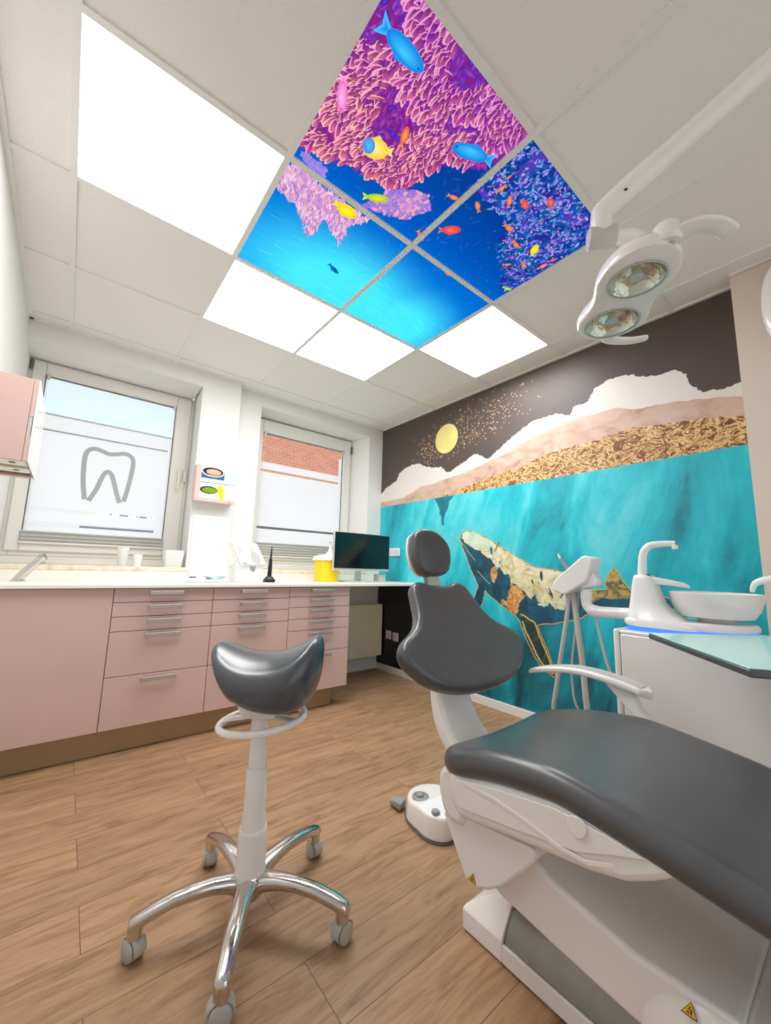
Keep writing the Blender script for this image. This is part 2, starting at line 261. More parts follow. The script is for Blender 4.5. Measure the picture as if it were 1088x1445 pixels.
def floor_mat():
    m = mat('oak_vinyl', rough=0.4); nt, nn, lk, b = nodes(m)
    tc = nt.nodes.new('ShaderNodeTexCoord')
    mp = N(nt, 'ShaderNodeMapping'); mp.inputs['Location'].default_value = (0.47, 0.22, 0); lk.new(tc.outputs['Object'], mp.inputs['Vector'])
    br = N(nt, 'ShaderNodeTexBrick', offset=0.37, i_Scale=1.0); lk.new(mp.outputs[0], br.inputs['Vector'])
    br.inputs['Brick Width'].default_value = 1.2; br.inputs['Row Height'].default_value = 0.18; br.inputs['Mortar Size'].default_value = 0.0009
    br.inputs['Mortar Smooth'].default_value = 0.0; br.inputs['Bias'].default_value = 0.0
    br.inputs['Color1'].default_value = (0.0, 0, 0, 1); br.inputs['Color2'].default_value = (1, 1, 1, 1); br.inputs['Mortar'].default_value = (0.5, 0.5, 0.5, 1)
    # grain, shifted per plank
    sh = N(nt, 'ShaderNodeVectorMath', operation='MULTIPLY_ADD'); lk.new(br.outputs['Color'], sh.inputs[0]); sh.inputs[1].default_value = (3.1, 7.7, 0); lk.new(mp.outputs[0], sh.inputs[2])
    m1 = N(nt, 'ShaderNodeMapping'); m1.inputs['Scale'].default_value = (1.6, 11, 1); lk.new(sh.outputs[0], m1.inputs['Vector'])
    n1 = N(nt, 'ShaderNodeTexNoise', i_Scale=2.2, i_Detail=9.0, i_Roughness=0.68, i_Distortion=1.1); lk.new(m1.outputs[0], n1.inputs['Vector'])
    m2 = N(nt, 'ShaderNodeMapping'); m2.inputs['Scale'].default_value = (3.0, 55, 1); lk.new(sh.outputs[0], m2.inputs['Vector'])
    n2 = N(nt, 'ShaderNodeTexNoise', i_Scale=3.0, i_Detail=6.0, i_Roughness=0.7); lk.new(m2.outputs[0], n2.inputs['Vector'])
    r1 = ramp(nt, [(0.26, rgb(112, 80, 52)), (0.40, rgb(150, 114, 82)), (0.52, rgb(170, 133, 99)), (0.75, rgb(186, 150, 116))]); lk.new(n1.outputs['Fac'], r1.inputs['Fac'])
    r2 = ramp(nt, [(0.32, (0.74, 0.71, 0.68, 1)), (0.5, (1, 1, 1, 1))]); lk.new(n2.outputs['Fac'], r2.inputs['Fac'])
    mx = N(nt, 'ShaderNodeMixRGB', blend_type='MULTIPLY'); mx.inputs[0].default_value = 0.75; lk.new(r1.outputs['Color'], mx.inputs[1]); lk.new(r2.outputs['Color'], mx.inputs[2])
    tone = N(nt, 'ShaderNodeMixRGB', blend_type='MULTIPLY'); tone.inputs[0].default_value = 1.0
    rt = ramp(nt, [(0.0, (0.90, 0.90, 0.90, 1)), (1.0, (1.06, 1.05, 1.04, 1))]); lk.new(br.outputs['Color'], rt.inputs['Fac'])
    lk.new(mx.outputs[0], tone.inputs[1]); lk.new(rt.outputs['Color'], tone.inputs[2])
    seam = N(nt, 'ShaderNodeMixRGB'); lk.new(br.outputs['Fac'], seam.inputs[0]); lk.new(tone.outputs[0], seam.inputs[1]); seam.inputs[2].default_value = rgb(86, 58, 40)
    lk.new(seam.outputs[0], b.inputs['Base Color'])
    rr = ramp(nt, [(0.3, (0.5, 0.5, 0.5, 1)), (0.7, (0.36, 0.36, 0.36, 1))]); lk.new(n1.outputs['Fac'], rr.inputs['Fac']); lk.new(rr.outputs['Color'], b.inputs['Roughness'])
    bp = N(nt, 'ShaderNodeBump', i_Strength=0.08, i_Distance=0.002); lk.new(n2.outputs['Fac'], bp.inputs['Height']); lk.new(bp.outputs['Normal'], b.inputs['Normal'])
    return m
M['floor'] = floor_mat()
def brick_mat():
    m = mat('red_brick', rough=0.85); nt, nn, lk, b = nodes(m)
    v = coords(nt, rot=(-PI / 2, 0, 0))
    br = N(nt, 'ShaderNodeTexBrick', i_Scale=1.0); lk.new(v, br.inputs['Vector'])
    br.inputs['Brick Width'].default_value = 0.25; br.inputs['Row Height'].default_value = 0.083; br.inputs['Mortar Size'].default_value = 0.006
    br.inputs['Color1'].default_value = rgb(186, 112, 84); br.inputs['Color2'].default_value = rgb(206, 132, 104); br.inputs['Mortar'].default_value = rgb(222, 178, 156)
    lk.new(br.outputs['Color'], b.inputs['Base Color']); return m
M['brick'] = brick_mat()

# ------------------------------------------------------------------ room shell
XL, XR, H = -0.205, 2.717, 2.5021
YB = -2.6
def struct(name, mb, m, **k): return mb.build(name, m, kind='structure', smooth=0, **k)
struct('floor', MB().box(XL - .1, XR + .3, YB - .1, 2.45, -0.05, 0.0), M['floor'])
# mineral fibre tiles: sheet with the seven lit openings left out
LIT = {(0, 0), (1, 1), (2, 1), (3, 0), (1, -1), (2, -1), (1, 0), (2, 0)}   # (column, row) cells holding a light or a picture panel
mb = MB(); T = 0.625
xs = [XL] + [i * T for i in range(0, 5)] + [XR]; ys = [YB] + [j * T for j in range(-5, 4)] + [2.07]
for a in range(len(xs) - 1):
    for b in range(len(ys) - 1):
        i, j = round(xs[a] / T) if xs[a] > XL else -1, round(ys[b] / T)
        if (i, j) in LIT and xs[a] > XL: continue
        mb.box(xs[a], xs[a + 1], ys[b], ys[b + 1], H + 0.007, H + 0.02)
struct('ceiling', mb, M['tile'])
MB().box(XL - .1, XR + .3, YB - .1, 2.45, H + 0.10, H + 0.14).build('ceiling_slab', M['wall'], kind='structure', smooth=0)
mb = MB(); w = 0.012
for i in range(0, 5): mb.box(i * T - w, i * T + w, YB, 2.06, H, H + 0.009)
for j in range(-5, 4):
    for a in range(len(xs) - 1):
        x0 = xs[a] + (w if a else 0.02); x1 = xs[a + 1] - (w if a < len(xs) - 2 else 0.02)
        mb.box(x0, x1, j * T - w, j * T + w, H + 0.0003, H + 0.009)
mb.box(XL, XL + .02, YB, 1.975, H - .001, H + .009)
mb.box(XR - .02, XR, -0.9, 2.065, H - .001, H + .009)
mb.box(XL, 1.13, 1.953, 1.975, H - .001, H + .009); mb.box(1.13, XR, 2.045, 2.065, H - .001, H + .009)
mb.box(2.59, 2.61, YB, -0.9, H - .001, H + .009)
struct('trim_1', mb, M['bar'])

Z1, Z2 = 2.385, 2.395      # reveal soffits
mb = MB()
mb.box(XL, .834, 1.975, 2.45, Z1, 2.64); mb.box(XL, .834, 1.975, 2.45, 0, .935)
mb.prism([(.834, 1.975), (1.13, 1.975), (1.13, 2.45), (.87, 2.45), (.858, 2.30)], 'z', 0, 2.64)
mb.box(1.13, 1.345, 2.065, 2.45, 0, 2.64)
mb.box(1.345, 2.54, 2.065, 2.45, Z2, 2.64); mb.box(1.345, 2.54, 2.065, 2.45, 0, .935)
mb.prism([(2.54, 2.065), (XR, 2.065), (XR, 2.45), (2.48, 2.45), (2.48, 2.30)], 'z', 0, 2.64)
struct('wall_back', mb, M['wall'])
struct('wall_left', MB().box(XL - .1, XL, YB - .1, 2.45, 0, 2.64), M['wall'])
struct('wall_right', MB().box(XR, XR + .12, YB - .1, 2.45, 0, 2.64), M['wall'])
mb = MB(); mb.box(XL - .1, -.02, YB - .1, YB, 0, 2.64); mb.box(2.55, XR + .1, YB - .1, YB, 0, 2.64); mb.box(-.02, 2.55, YB - .1, YB, 0, .12); mb.box(-.02, 2.55, YB - .1, YB, 2.44, 2.64)  # unseen wall set close, its wide opening added to let in fill skylight
struct('wall_front', mb, M['wall'])
mb = MB()
for x in (-.02, 1.235, 2.49): mb.box(x, x + .06, YB - .09, YB - .02, .12, 2.44)
for a, b in ((.04, 1.235), (1.295, 2.49)): mb.box(a, b, YB - .09, YB - .02, .12, .18); mb.box(a, b, YB - .09, YB - .02, 2.38, 2.44)
struct('added_fill_window', mb, M['pvc'])  # frame of the added window behind the camera, there to brighten the room
struct('wall_pier', MB().box(2.61, XR, YB, -0.9, 0, H - .002), M['pier'])
struct('baseboard_right', MB().box(XR - .016, XR, -0.9, 2.065, 0, .062), M['skirt'], bevel=.003)
struct('baseboard_back', MB().box(1.9, XR - .016, 2.049, 2.065, 0, .062), M['skirt'], bevel=.003)
MB().box(XL, .834, 1.953, 2.33, .935, .967).build('trim_2', M['marble'], kind='structure', bevel=.004)
MB().box(1.345, 2.54, 2.043, 2.33, .935, .967).build('trim_3', M['marble'], kind='structure', bevel=.004)

# ------------------------------------------------------------------ windows
def window(name, x0, x1, z0, z1, gx0, gx1, gz0, gz1, extra):
    w = thing(name, None, None, ((x0 + x1) / 2, 2.3, z0)); w['kind'] = 'structure'
    y = 2.30
    def ringbox(n, a0, a1, c0, c1, b0, b1, d0, d1, ya, yb, bev):
        m = MB()   # frame from (a0,a1,c0,c1) with the opening (b0,b1,d0,d1)
        m.box(a0, b0, ya, yb, c0, c1); m.box(b1, a1, ya, yb, c0, c1); m.box(b0, b1, ya, yb, c0, d0); m.box(b0, b1, ya, yb, d1, c1)
        return m.build(n, M['pvc'], w, bevel=bev, kind='structure')
    o = 0.045
    ringbox('frame', x0, x1, z0, z1, x0 + o, x1 - o, z0 + o, z1 - .03, y + .018, y + .08, .004)
    s = ringbox('sash', x0 + .022, x1 - .022, z0 + .03, z1 - .012, gx0, gx1, gz0, gz1, y, y + .07, .006)
    m = MB(); g = .006
    for a, b, c, d in ((gx0, gx0 + g, gz0, gz1), (gx1 - g, gx1, gz0, gz1), (gx0 + g, gx1 - g, gz0, gz0 + g), (gx0 + g, gx1 - g, gz1 - g, gz1)): m.box(a, b, y + .028, y + .034, c, d)
    m.build('gasket', M['gasket'], s, smooth=0, kind='structure')
    pbox('sub_frame', M['pvc'], w, x0, x1, y + .022, y + .08, .9675, z0 - .0005, .003, kind='structure')
    p = MB().box(gx0, gx1, y + .040, y + .046, gz0, gz1).build('pane', M['glass'], w, smooth=0, kind='structure')
    f = MB()
    for a, b, c, d in extra: f.box(a, b, y + .0385, y + .0393, c, d)
    f.build('frosted_film', M['film'], p, smooth=0, kind='structure')
    return w, p
gx0, gx1 = -.112, .722
w1, pane1 = window('window_1', XL, .852, 1.02, 2.385, gx0, gx1, 1.165, 2.285,
    [(gx0, gx1, 1.350, 2.026), (gx0, .285, 1.337, 1.350), (.66, gx1, 1.337, 1.35), (gx0, gx1, 1.247, 1.337), (gx0, .19, 1.229, 1.247), (.655, gx1, 1.229, 1.247), (gx0, gx1, 1.166, 1.229)])
m = MB(); m.box(gx0, gx1, 2.3372, 2.3378, 2.010, 2.022); m.build('film_stripe', mat('grey_stripe', rgb(176, 186, 192), .6), pane1, smooth=0, kind='structure')
m = MB(); m.box(gx0, gx1 - .03, 2.3372, 2.3378, 1.896, 1.907); m.build('film_stripe', mat('darker_stripe', rgb(150, 158, 162), .6), pane1, smooth=0, kind='structure')
m = MB()
for a, b in ((.36, .372), (.42, .475), (.53, .536), (.548, .60), (.63, .634)): m.box(a, b, 2.3375, 2.3382, 1.338, 1.349)
m.build('dash_strip', M['grey'], pane1, smooth=0, kind='structure')
def ribbon(path, wd):
    m = MB(); P = catmull([(x, 0, z) for x, z in path], 6)
    L = []
    for i, p in enumerate(P):
        t = (P[min(i + 1, len(P) - 1)] - P[max(i - 1, 0)]).normalized(); n = Vector((-t.z, 0, t.x)) * wd / 2
        L.append((p + n, p - n))
    for y in (2.3370,):
        vs = [(q.x, y, q.z) for a, b in L for q in (a, b)]; k = len(L)
        m.add(vs, [(2 * i, 2 * i + 1, 2 * i + 3, 2 * i + 2) for i in range(k - 1)])
    return m
M['etch'] = mat('etched_grey', rgb(166, 172, 174), 0.7)
rb = ribbon([[.197, 1.438], [.178, 1.549], [.168, 1.66], [.168, 1.76], [.185, 1.806], [.222, 1.822], [.267, 1.812], [.309, 1.800], [.356, 1.809], [.403, 1.822], [.441, 1.812], [.465, 1.776], [.465, 1.7], [.452, 1.564], [.434, 1.451]], .03)
r2 = ribbon([[.221, 1.430], [.258, 1.52], [.286, 1.625], [.313, 1.664], [.343, 1.635], [.379, 1.523], [.409, 1.437]], .03)
rb.add(r2.v, r2.f); rb.build('tooth_emblem', M['etch'], pane1, smooth=0, kind='structure')
h = pbox('handle_plate', M['pvc'], w1, .768, .805, 2.276, 2.300, 1.665, 1.765, .005, kind='structure')
MB().tube([(.786, 2.29, 1.725), (.786, 2.262, 1.725), (.782, 2.252, 1.715), (.776, 2.252, 1.59)], [.010, .010, .011, .009], 12).build('lever', M['pvc'], h, kind='structure')
pbox('latch', M['pvc'], w1, .815, .838, 2.28, 2.305, 1.66, 1.755, .006, kind='structure')
MB().lathe([(.008, 0), (.008, .07)], (-.192, 2.292, 2.298), n=12).build('hinge', M['gasket'], w1, kind='structure')
hx0, hx1 = 1.466, 2.376
w2, pane2 = window('window_2', 1.36, 2.478, 1.02, 2.39, hx0, hx1, 1.19, 2.255,
    [(hx0, hx1, 1.905, 1.975), (hx0, hx1, 1.36, 1.882), (hx0, hx1, 1.19, 1.338)])
MB().lathe([(.008, 0), (.008, .08)], (2.463, 2.292, 2.24), n=12).build('hinge', M['gasket'], w2, kind='structure')

def blind(x0, x1, zt, zb, zp, label):
    b = thing('pleated_blind', label, 'blind', ((x0 + x1) / 2, 2.30, zb), 'pleated blinds on the windows')
    m = MB(); n = max(4, int((zp - zb) / .011)); pts = []
    for k in range(n + 1): pts.append((2.283 if k % 2 else 2.297, zb + (zp - zb) * k / n))
    back = [(2.2995, zp), (2.2995, zb)]
    m.prism(pts + back, 'x', x0, x1); m.build('folded_fabric', M['rail'], b, smooth=0)
    pbox('bottom_rail', M['pvc'], b, x0 - .004, x1 + .004, 2.280, 2.2995, zb - .014, zb, .003)
    pbox('top_rail', M['silver'], b, x0 - .002, x1 + .002, 2.284, 2.2995, zp, zp + .009, .002)
    for x in (x0 + .018, x1 - .018):
        c = pbox('bracket', M['silver'], b, x - .008, x + .008, 2.286, 2.302, zt - .035, zt + .012, .003)
        MB().tube([(x, 2.292, zt - .03), (x, 2.292, zp)], .0011, 6).build('cord', M['pvc'], c)
blind(gx0, gx1, 2.282, 1.115, 1.178, 'grey pleated blind folded down at the foot of the window with the tooth emblem')
blind(hx0, hx1, 2.252, 1.09, 1.20, 'grey pleated blind folded down at the foot of the window facing brick')

# ------------------------------------------------------------------ outdoors
b = thing('street_house', 'red brick building seen through the window nearest the mural', 'building', (8, 11.5, -3))
mb = MB(); mb.box(3.3, 20, 11, 14, -3, 9); mb.build('wall', M['brick'], b, smooth=0); MB().box(3.25, 20, 10.93, 10.99, -3, 2.55).build('dark_base', mat('dark_plinth_render', rgb(62, 60, 62), .8), b, smooth=0)
fr = MB(); fr.box(7.62, 7.72, 10.94, 11, 3.8, 5.0); fr.box(8.75, 8.85, 10.94, 11, 3.8, 5.0); fr.box(7.72, 8.75, 10.94, 11, 3.8, 3.9); fr.box(7.72, 8.75, 10.94, 11, 4.9, 5.0)
f = fr.build('window_frame', M['pvc'], b, smooth=0)
MB().box(7.72, 8.75, 10.97, 10.99, 3.9, 4.9).build('pane', mat('far_pane', rgb(120, 140, 160), .15), f, smooth=0)
tag(MB().prism([(7.5, .0), (9.2, .0), (9.2, 1.66), (8.4, 1.72), (7.5, 1.60)], 'x', -2, 2.2).build('garage', mat('slate_roof', rgb(92, 102, 118), .8), smooth=0), 'low slate roofed garage glimpsed through the clear strip of the frosted glass', 'building')
MB().box(-40, 40, -60, 60, -3.1, -3.0).build('ground', mat('street_ground', rgb(170, 168, 164), .9), kind='structure', smooth=0)

# ------------------------------------------------------------------ wall mural
def paint(name, stops, scale, stretch=(1, 1, 1), dist=0.0, detail=6.0, rough=0.45, rot=(0, 0, 0)):
    m = mat(name, rough=rough); nt, nn, lk, b = nodes(m); v = coords(nt, stretch, rot)
    n = N(nt, 'ShaderNodeTexNoise', i_Scale=scale, i_Detail=detail, i_Roughness=0.62, i_Distortion=dist); lk.new(v, n.inputs['Vector'])
    r = ramp(nt, stops); lk.new(n.outputs['Fac'], r.inputs['Fac']); lk.new(r.outputs['Color'], b.inputs['Base Color']); return m
P_sky = paint('mural_night', [(.3, rgb(75, 64, 60)), (.7, rgb(85, 73, 68))], 2.0)
P_cloud = paint('mural_cloud', [(.3, rgb(224, 215, 207)), (.7, rgb(231, 224, 217))], 3.0)
P_mount = paint('mural_mountain', [(.28, rgb(150, 116, 98)), (.40, rgb(190, 154, 134)), (.52, rgb(206, 174, 156)), (.64, rgb(212, 184, 168)), (.76, rgb(184, 148, 130))], 6.0, (1, 1, 1.6), .6, 12)
P_gold = paint('mural_gold', [(.30, rgb(84, 46, 16)), (.40, rgb(138, 86, 36)), (.455, rgb(206, 156, 86)), (.495, rgb(246, 220, 168)), (.525, rgb(190, 134, 66)), (.56, rgb(120, 70, 28)), (.62, rgb(96, 54, 20)), (.70, rgb(216, 168, 98)), (.78, rgb(120, 74, 30))], 10.5, (1, 1, 1.7), 2.6, 8)
P_moon = paint('mural_moon', [(.3, rgb(226, 210, 128)), (.7, rgb(238, 224, 150))], 9.0)
P_fleck = mat('mural_flecks', rgb(214, 170, 130), .4)
P_cream = paint('whale_cream', [(.28, rgb(140, 150, 116)), (.40, rgb(198, 192, 146)), (.50, rgb(222, 214, 172)), (.60, rgb(234, 228, 200)), (.72, rgb(184, 206, 190))], 12.0, (1, 1, 1), 0.8, 10)
P_wdark = paint('whale_teal', [(.3, rgb(8, 44, 64)), (.5, rgb(6, 78, 102)), (.7, rgb(10, 112, 134))], 7.0, (1, 1, 1), 1.0)
P_rust = paint('whale_rust', [(.3, rgb(96, 60, 30)), (.45, rgb(190, 132, 70)), (.6, rgb(232, 186, 118)), (.72, rgb(150, 96, 50))], 14.0, (1, 1, 1), 2.0)
P_tail = paint('whale_tail', [(.3, rgb(40, 74, 70)), (.45, rgb(120, 112, 62)), (.58, rgb(200, 168, 98)), (.72, rgb(90, 96, 66))], 12.0, (1, 1, 1), 2.0)
P_flip = paint('whale_flipper', [(.3, rgb(12, 40, 44)), (.52, rgb(26, 68, 66)), (.66, rgb(96, 92, 56)), (.75, rgb(30, 66, 62))], 14.0, (1, 1.4, .7), 1.5)
P_line = mat('whale_gold_line', rgb(214, 176, 92), .4)
P_pale = paint('whale_pale', [(.35, rgb(176, 206, 192)), (.6, rgb(214, 224, 200))], 8.0)
def water():
    m = mat('mural_water', rough=0.42); nt, nn, lk, b = nodes(m)
    v = coords(nt, (1, 1, 1), (math.radians(-14), 0, 0))
    ms = N(nt, 'ShaderNodeMapping'); ms.inputs['Scale'].default_value = (1, 2.1, .62); lk.new(v, ms.inputs['Vector'])
    n1 = N(nt, 'ShaderNodeTexNoise', i_Scale=1.55, i_Detail=8.0, i_Roughness=0.6, i_Distortion=0.5); lk.new(ms.outputs[0], n1.inputs['Vector'])
    n2 = N(nt, 'ShaderNodeTexNoise', i_Scale=7.0, i_Detail=8.0, i_Roughness=0.7); lk.new(v, n2.inputs['Vector'])
    tc = nt.nodes.new('ShaderNodeTexCoord'); sp = nt.nodes.new('ShaderNodeSeparateXYZ'); lk.new(tc.outputs['Object'], sp.inputs[0])
    fz = ramp(nt, [(0.0, (.05, .05, .05, 1)), (.16, (.14, .14, .14, 1)), (.38, (.44, .44, .44, 1)), (.62, (.54, .54, .54, 1)), (1, (.56, .56, .56, 1))])
    dz = N(nt, 'ShaderNodeMath', operation='DIVIDE'); lk.new(sp.outputs['Z'], dz.inputs[0]); dz.inputs[1].default_value = 1.65; lk.new(dz.outputs[0], fz.inputs['Fac'])
    my = N(nt, 'ShaderNodeMapRange'); my.inputs['From Min'].default_value = -0.9; my.inputs['From Max'].default_value = 2.07; lk.new(sp.outputs['Y'], my.inputs['Value'])
    fy = ramp(nt, [(0, (.0,) * 3 + (1,)), (.22, (.09,) * 3 + (1,)), (.42, (.22,) * 3 + (1,)), (.62, (.40,) * 3 + (1,)), (.85, (.38,) * 3 + (1,)), (.94, (.22,) * 3 + (1,)), (1, (.12,) * 3 + (1,))]); lk.new(my.outputs[0], fy.inputs['Fac'])
    def madd(a, k, c):
        q = N(nt, 'ShaderNodeMath', operation='MULTIPLY_ADD'); lk.new(a, q.inputs[0]); q.inputs[1].default_value = k
        if hasattr(c, 'default_value') or not isinstance(c, float): lk.new(c, q.inputs[2])
        else: q.inputs[2].default_value = c
        return q.outputs[0]
    s = madd(n1.outputs['Fac'], 1.9, -1.0); s = madd(n2.outputs['Fac'], 0.36, s); s = madd(fz.outputs['Color'], 0.95, s); s = madd(fy.outputs['Color'], 0.62, s)
    r = ramp(nt, [(0.02, rgb(0, 44, 56)), (.20, rgb(0, 82, 96)), (.38, rgb(0, 126, 142)), (.56, rgb(0, 164, 180)), (.76, rgb(26, 190, 206)), (.98, rgb(92, 208, 218))]); lk.new(s, r.inputs['Fac'])
    lk.new(r.outputs['Color'], b.inputs['Base Color']); return m
P_water = water()
P_wstreak = paint('mural_water_dark', [(.3, rgb(0, 104, 118)), (.7, rgb(0, 138, 150))], 6.0, (1, 2, .6))
mats = [P_sky, P_cloud, P_mount, P_gold, P_water, P_moon, P_fleck, P_cream, P_wdark, P_rust, P_tail, P_flip, P_line, P_pale, P_wstreak]
MI = {m.name: i for i, m in enumerate(mats)}
mur = MB(); layer = [0]
def lay(poly, m, step=None):
    layer[0] += 1; x = XR - 0.0010 - layer[0] * 0.00007
    mur.mi = MI[m.name]; mur.add([(x, p[0], p[1]) for p in poly], [list(range(len(poly)))])
def jag(pts, amp, step=.012, closed=False, rnd=random.Random(3)):
    out = []; n = len(pts)
    for i in range(n if closed else n - 1):
        a, b = Vector(pts[i]).to_2d(), Vector(pts[(i + 1) % n]).to_2d(); k = max(1, int((b - a).length / step)); t = (b - a); nn_ = Vector((-t.y, t.x)).normalized() if t.length > 0 else Vector((0, 0))
        for j in range(k): out.append(tuple(a.lerp(b, j / k) + nn_ * (rnd.uniform(-amp, amp) if j else rnd.uniform(-amp, amp) * .3)))
    if not closed: out.append(tuple(pts[-1]))
    return out
YA, YZ = 2.0635, -0.899
def clampy(p): return [(min(YA, max(YZ, a)), b) for a, b in p]
lay([(YA, .062), (YZ, .062), (YZ, H - .002), (YA, H - .002)], P_sky)
def strip(top, zb): t = clampy(top); t[0] = (YA, t[0][1]); t[-1] = (YZ, t[-1][1]); return t + [(YZ, zb), (YA, zb)]
lay(strip(jag(ART['cloud'], .006, .014), 1.6), P_cloud)
lay(strip(jag(ART['mount'], .004, .02), 1.6), P_mount)
g = clampy(jag(ART['gold'], .005, .015)); g[-1] = (YZ, g[-1][1]); lay(g + [(YZ, 1.6), (g[0][0], 1.6)], P_gold)
lay([(YA, 1.648), (YZ, 1.652), (YZ, .062), (YA, .062)], P_water)
# spray above the whale's snout and long dark drips in the water
spout = jag([(1.27, 1.648), (1.21, 1.56), (1.20, 1.50), (1.175, 1.45), (1.165, 1.39), (1.145, 1.39), (1.15, 1.45), (1.13, 1.50), (1.10, 1.54), (1.085, 1.60), (1.03, 1.648)], .008, .02)
lay(spout, P_wstreak)
mc, mr = ART['moon'], 0.137
lay([(mc[0] + mr * math.cos(2 * PI * k / 48), mc[1] + mr * math.sin(2 * PI * k / 48)) for k in range(48)], P_moon)
rnd = random.Random(11)
for k in range(620):
    if k < 430:
        y = rnd.gauss(.82, .26); z = rnd.gauss(2.20, .11) + (1.0 - y) * .10
    else: y = rnd.gauss(1.33, .10); z = rnd.gauss(2.10, .09)
    if (y - mc[0]) ** 2 + (z - mc[1]) ** 2 < (mr + .012) ** 2 or z < 1.97 - max(0, (1.1 - y)) * -.25 or z > 2.47 or not (.15 < y < 1.6): continue
    s = rnd.uniform(.002, .0055) * (1.5 if rnd.random() < .08 else 1); a = rnd.uniform(0, PI)
    mur.mi = MI[P_fleck.name]; x = XR - .0010 - 20 * .00007
    mur.add([(x, y + s * math.cos(a + t) * (1.6 if t in (0, PI) else 1), z + s * math.sin(a + t) * 1.4) for t in (0, PI / 2, PI, 3 * PI / 2)], [(0, 1, 2, 3)])
layer[0] = 24
def line2d(pts, wd, m):
    P = [Vector(p).to_2d() for p in pts]; x = XR - 0.0010 - (layer[0] + 1) * 0.00007; layer[0] += 1; vs = []
    for i, p in enumerate(P):
        t = (P[min(i + 1, len(P) - 1)] - P[max(i - 1, 0)]).normalized(); n = Vector((-t.y, t.x)) * wd / 2
        vs += [(x, *(p + n)), (x, *(p - n))]
    mur.mi = MI[m.name]; mur.add(vs, [(2 * i, 2 * i + 1, 2 * i + 3, 2 * i + 2) for i in range(len(P) - 1)])
def inside2(poly, x, y):
    r = False; n = len(poly)
    for i in range(n):
        a, b = poly[i], poly[(i + 1) % n]
        if (a[1] > y) != (b[1] > y) and x < (b[0] - a[0]) * (y - a[1]) / (b[1] - a[1]) + a[0]: r = not r
    return r
whale = jag(ART['whale'], .003, .02, True)
lay(whale, P_wdark)
lay(jag(ART['whale_tail'], .005, .015, True), P_tail)
lay(jag(ART['whale_cream'], .007, .015, True), P_cream)
lay(jag(ART['whale_throat'], .006, .02, True), P_wdark)
lay(jag(ART['whale_rust'], .009, .012, True), P_rust)
lay(jag(ART['whale_belly'], .006, .015, True), P_wdark)
lay(jag(ART['whale_flip'], .006, .015, True), P_flip)
lay(jag(ART['jawpatch'], .008, .01, True), P_rust)
W = [tuple(p) for p in ART['whale_cream']]
hl = [W[0], W[1], W[2], W[3], W[4], W[5]]; mid = [(p[0] * .55 + q[0] * .45, p[1] * .55 + q[1] * .45) for p, q in zip(hl, [W[29], W[29], W[28], W[28], W[27], W[26]])]
lay(jag(hl + mid[::-1], .004, .015, True), P_pale)
line2d(whale + [whale[0]], .006, P_line)
rw = random.Random(21)
CP = [tuple(p) for p in ART['whale_cream']]; cx_ = [p[0] for p in CP]; cz_ = [p[1] for p in CP]
k = 0
while k < 26:      # teal cracks and blots in the pale back
    y, z = rw.uniform(min(cx_), max(cx_)), rw.uniform(min(cz_), max(cz_))
    if not inside2(CP, y, z): continue
    k += 1; a = rw.uniform(0, PI); L_, w_ = rw.uniform(.012, .05), rw.uniform(.003, .010)
    lay(jag([(y + L_ * math.cos(q) * math.cos(a) - w_ * math.sin(q) * math.sin(a), z + L_ * math.cos(q) * math.sin(a) + w_ * math.sin(q) * math.cos(a)) for q in [2 * PI * j / 10 for j in range(10)]], .004, .008, True), rw.choice((P_wdark, P_pale, P_tail, P_pale)))
for k in range(16):
    y, z = rw.uniform(.25, 1.0), 0; z = 1.30 - (1.25 - y) * .30 + rw.uniform(-.10, .03)
    if not inside2(CP, y, z): continue
    line2d(jag([(y, z), (y - rw.uniform(.05, .12), z - rw.uniform(.0, .05))], .008, .015), .0035, P_line)
F = ART['whale_flip']; line2d(jag(F[:8], .004, .015), .011, P_line); line2d(jag(F[7:], .004, .015), .013, P_line)
for pts in ([(1.05, 1.30), (.93, 1.22), (.86, 1.14), (.80, 1.08)], [(.50, 1.14), (.46, 1.08), (.455, 1.02)], [(.78, 1.0), (.70, .93), (.66, .90)]): line2d(catmull([(a, b, 0) for a, b in pts], 5), .005, P_line)
tag(mur.build('wall_mural', mats, smooth=0), 'wall mural of a golden whale under teal water below a brown night sky', 'mural')

# ------------------------------------------------------------------ reef picture panels and lights in the ceiling grid
rnd = random.Random(5)
def L3(r, g, b): return Vector((lin(r), lin(g), lin(b)))
class Reef:
    """triangles with a colour per corner, clipped to one ceiling tile"""
    def __init__(s, x0, x1, y0, y1): s.b = (x0, x1, y0, y1); s.v = []; s.c = []; s.f = []
    def poly(s, pts, z):
        x0, x1, y0, y1 = s.b
        for ax, lim, sg in ((0, x0, 1), (0, x1, -1), (1, y0, 1), (1, y1, -1)):
            out = []
            for i in range(len(pts)):
                (a, ca), (b, cb) = pts[i], pts[(i + 1) % len(pts)]
                da, db = (a[ax] - lim) * sg, (b[ax] - lim) * sg
                if da >= 0: out.append((a, ca))
                if (da >= 0) != (db >= 0):
                    t = da / (da - db); out.append(((a[0] + (b[0] - a[0]) * t, a[1] + (b[1] - a[1]) * t), ca.lerp(cb, t)))
            pts = out
            if len(pts) < 3: return
        k = len(s.v)
        for p, c in pts: s.v.append((p[0], p[1], z)); s.c.append(c)
        s.f.append(list(range(k, k + len(pts))))
tiles = {(1, -1): Reef(T + .012, 2 * T - .012, -T + .012, -.012), (2, -1): Reef(2 * T + .012, 3 * T - .012, -T + .012, -.012),
         (1, 0): Reef(T + .012, 2 * T - .012, .012, T - .012), (2, 0): Reef(2 * T + .012, 3 * T - .012, .012, T - .012)}
depth = [0]
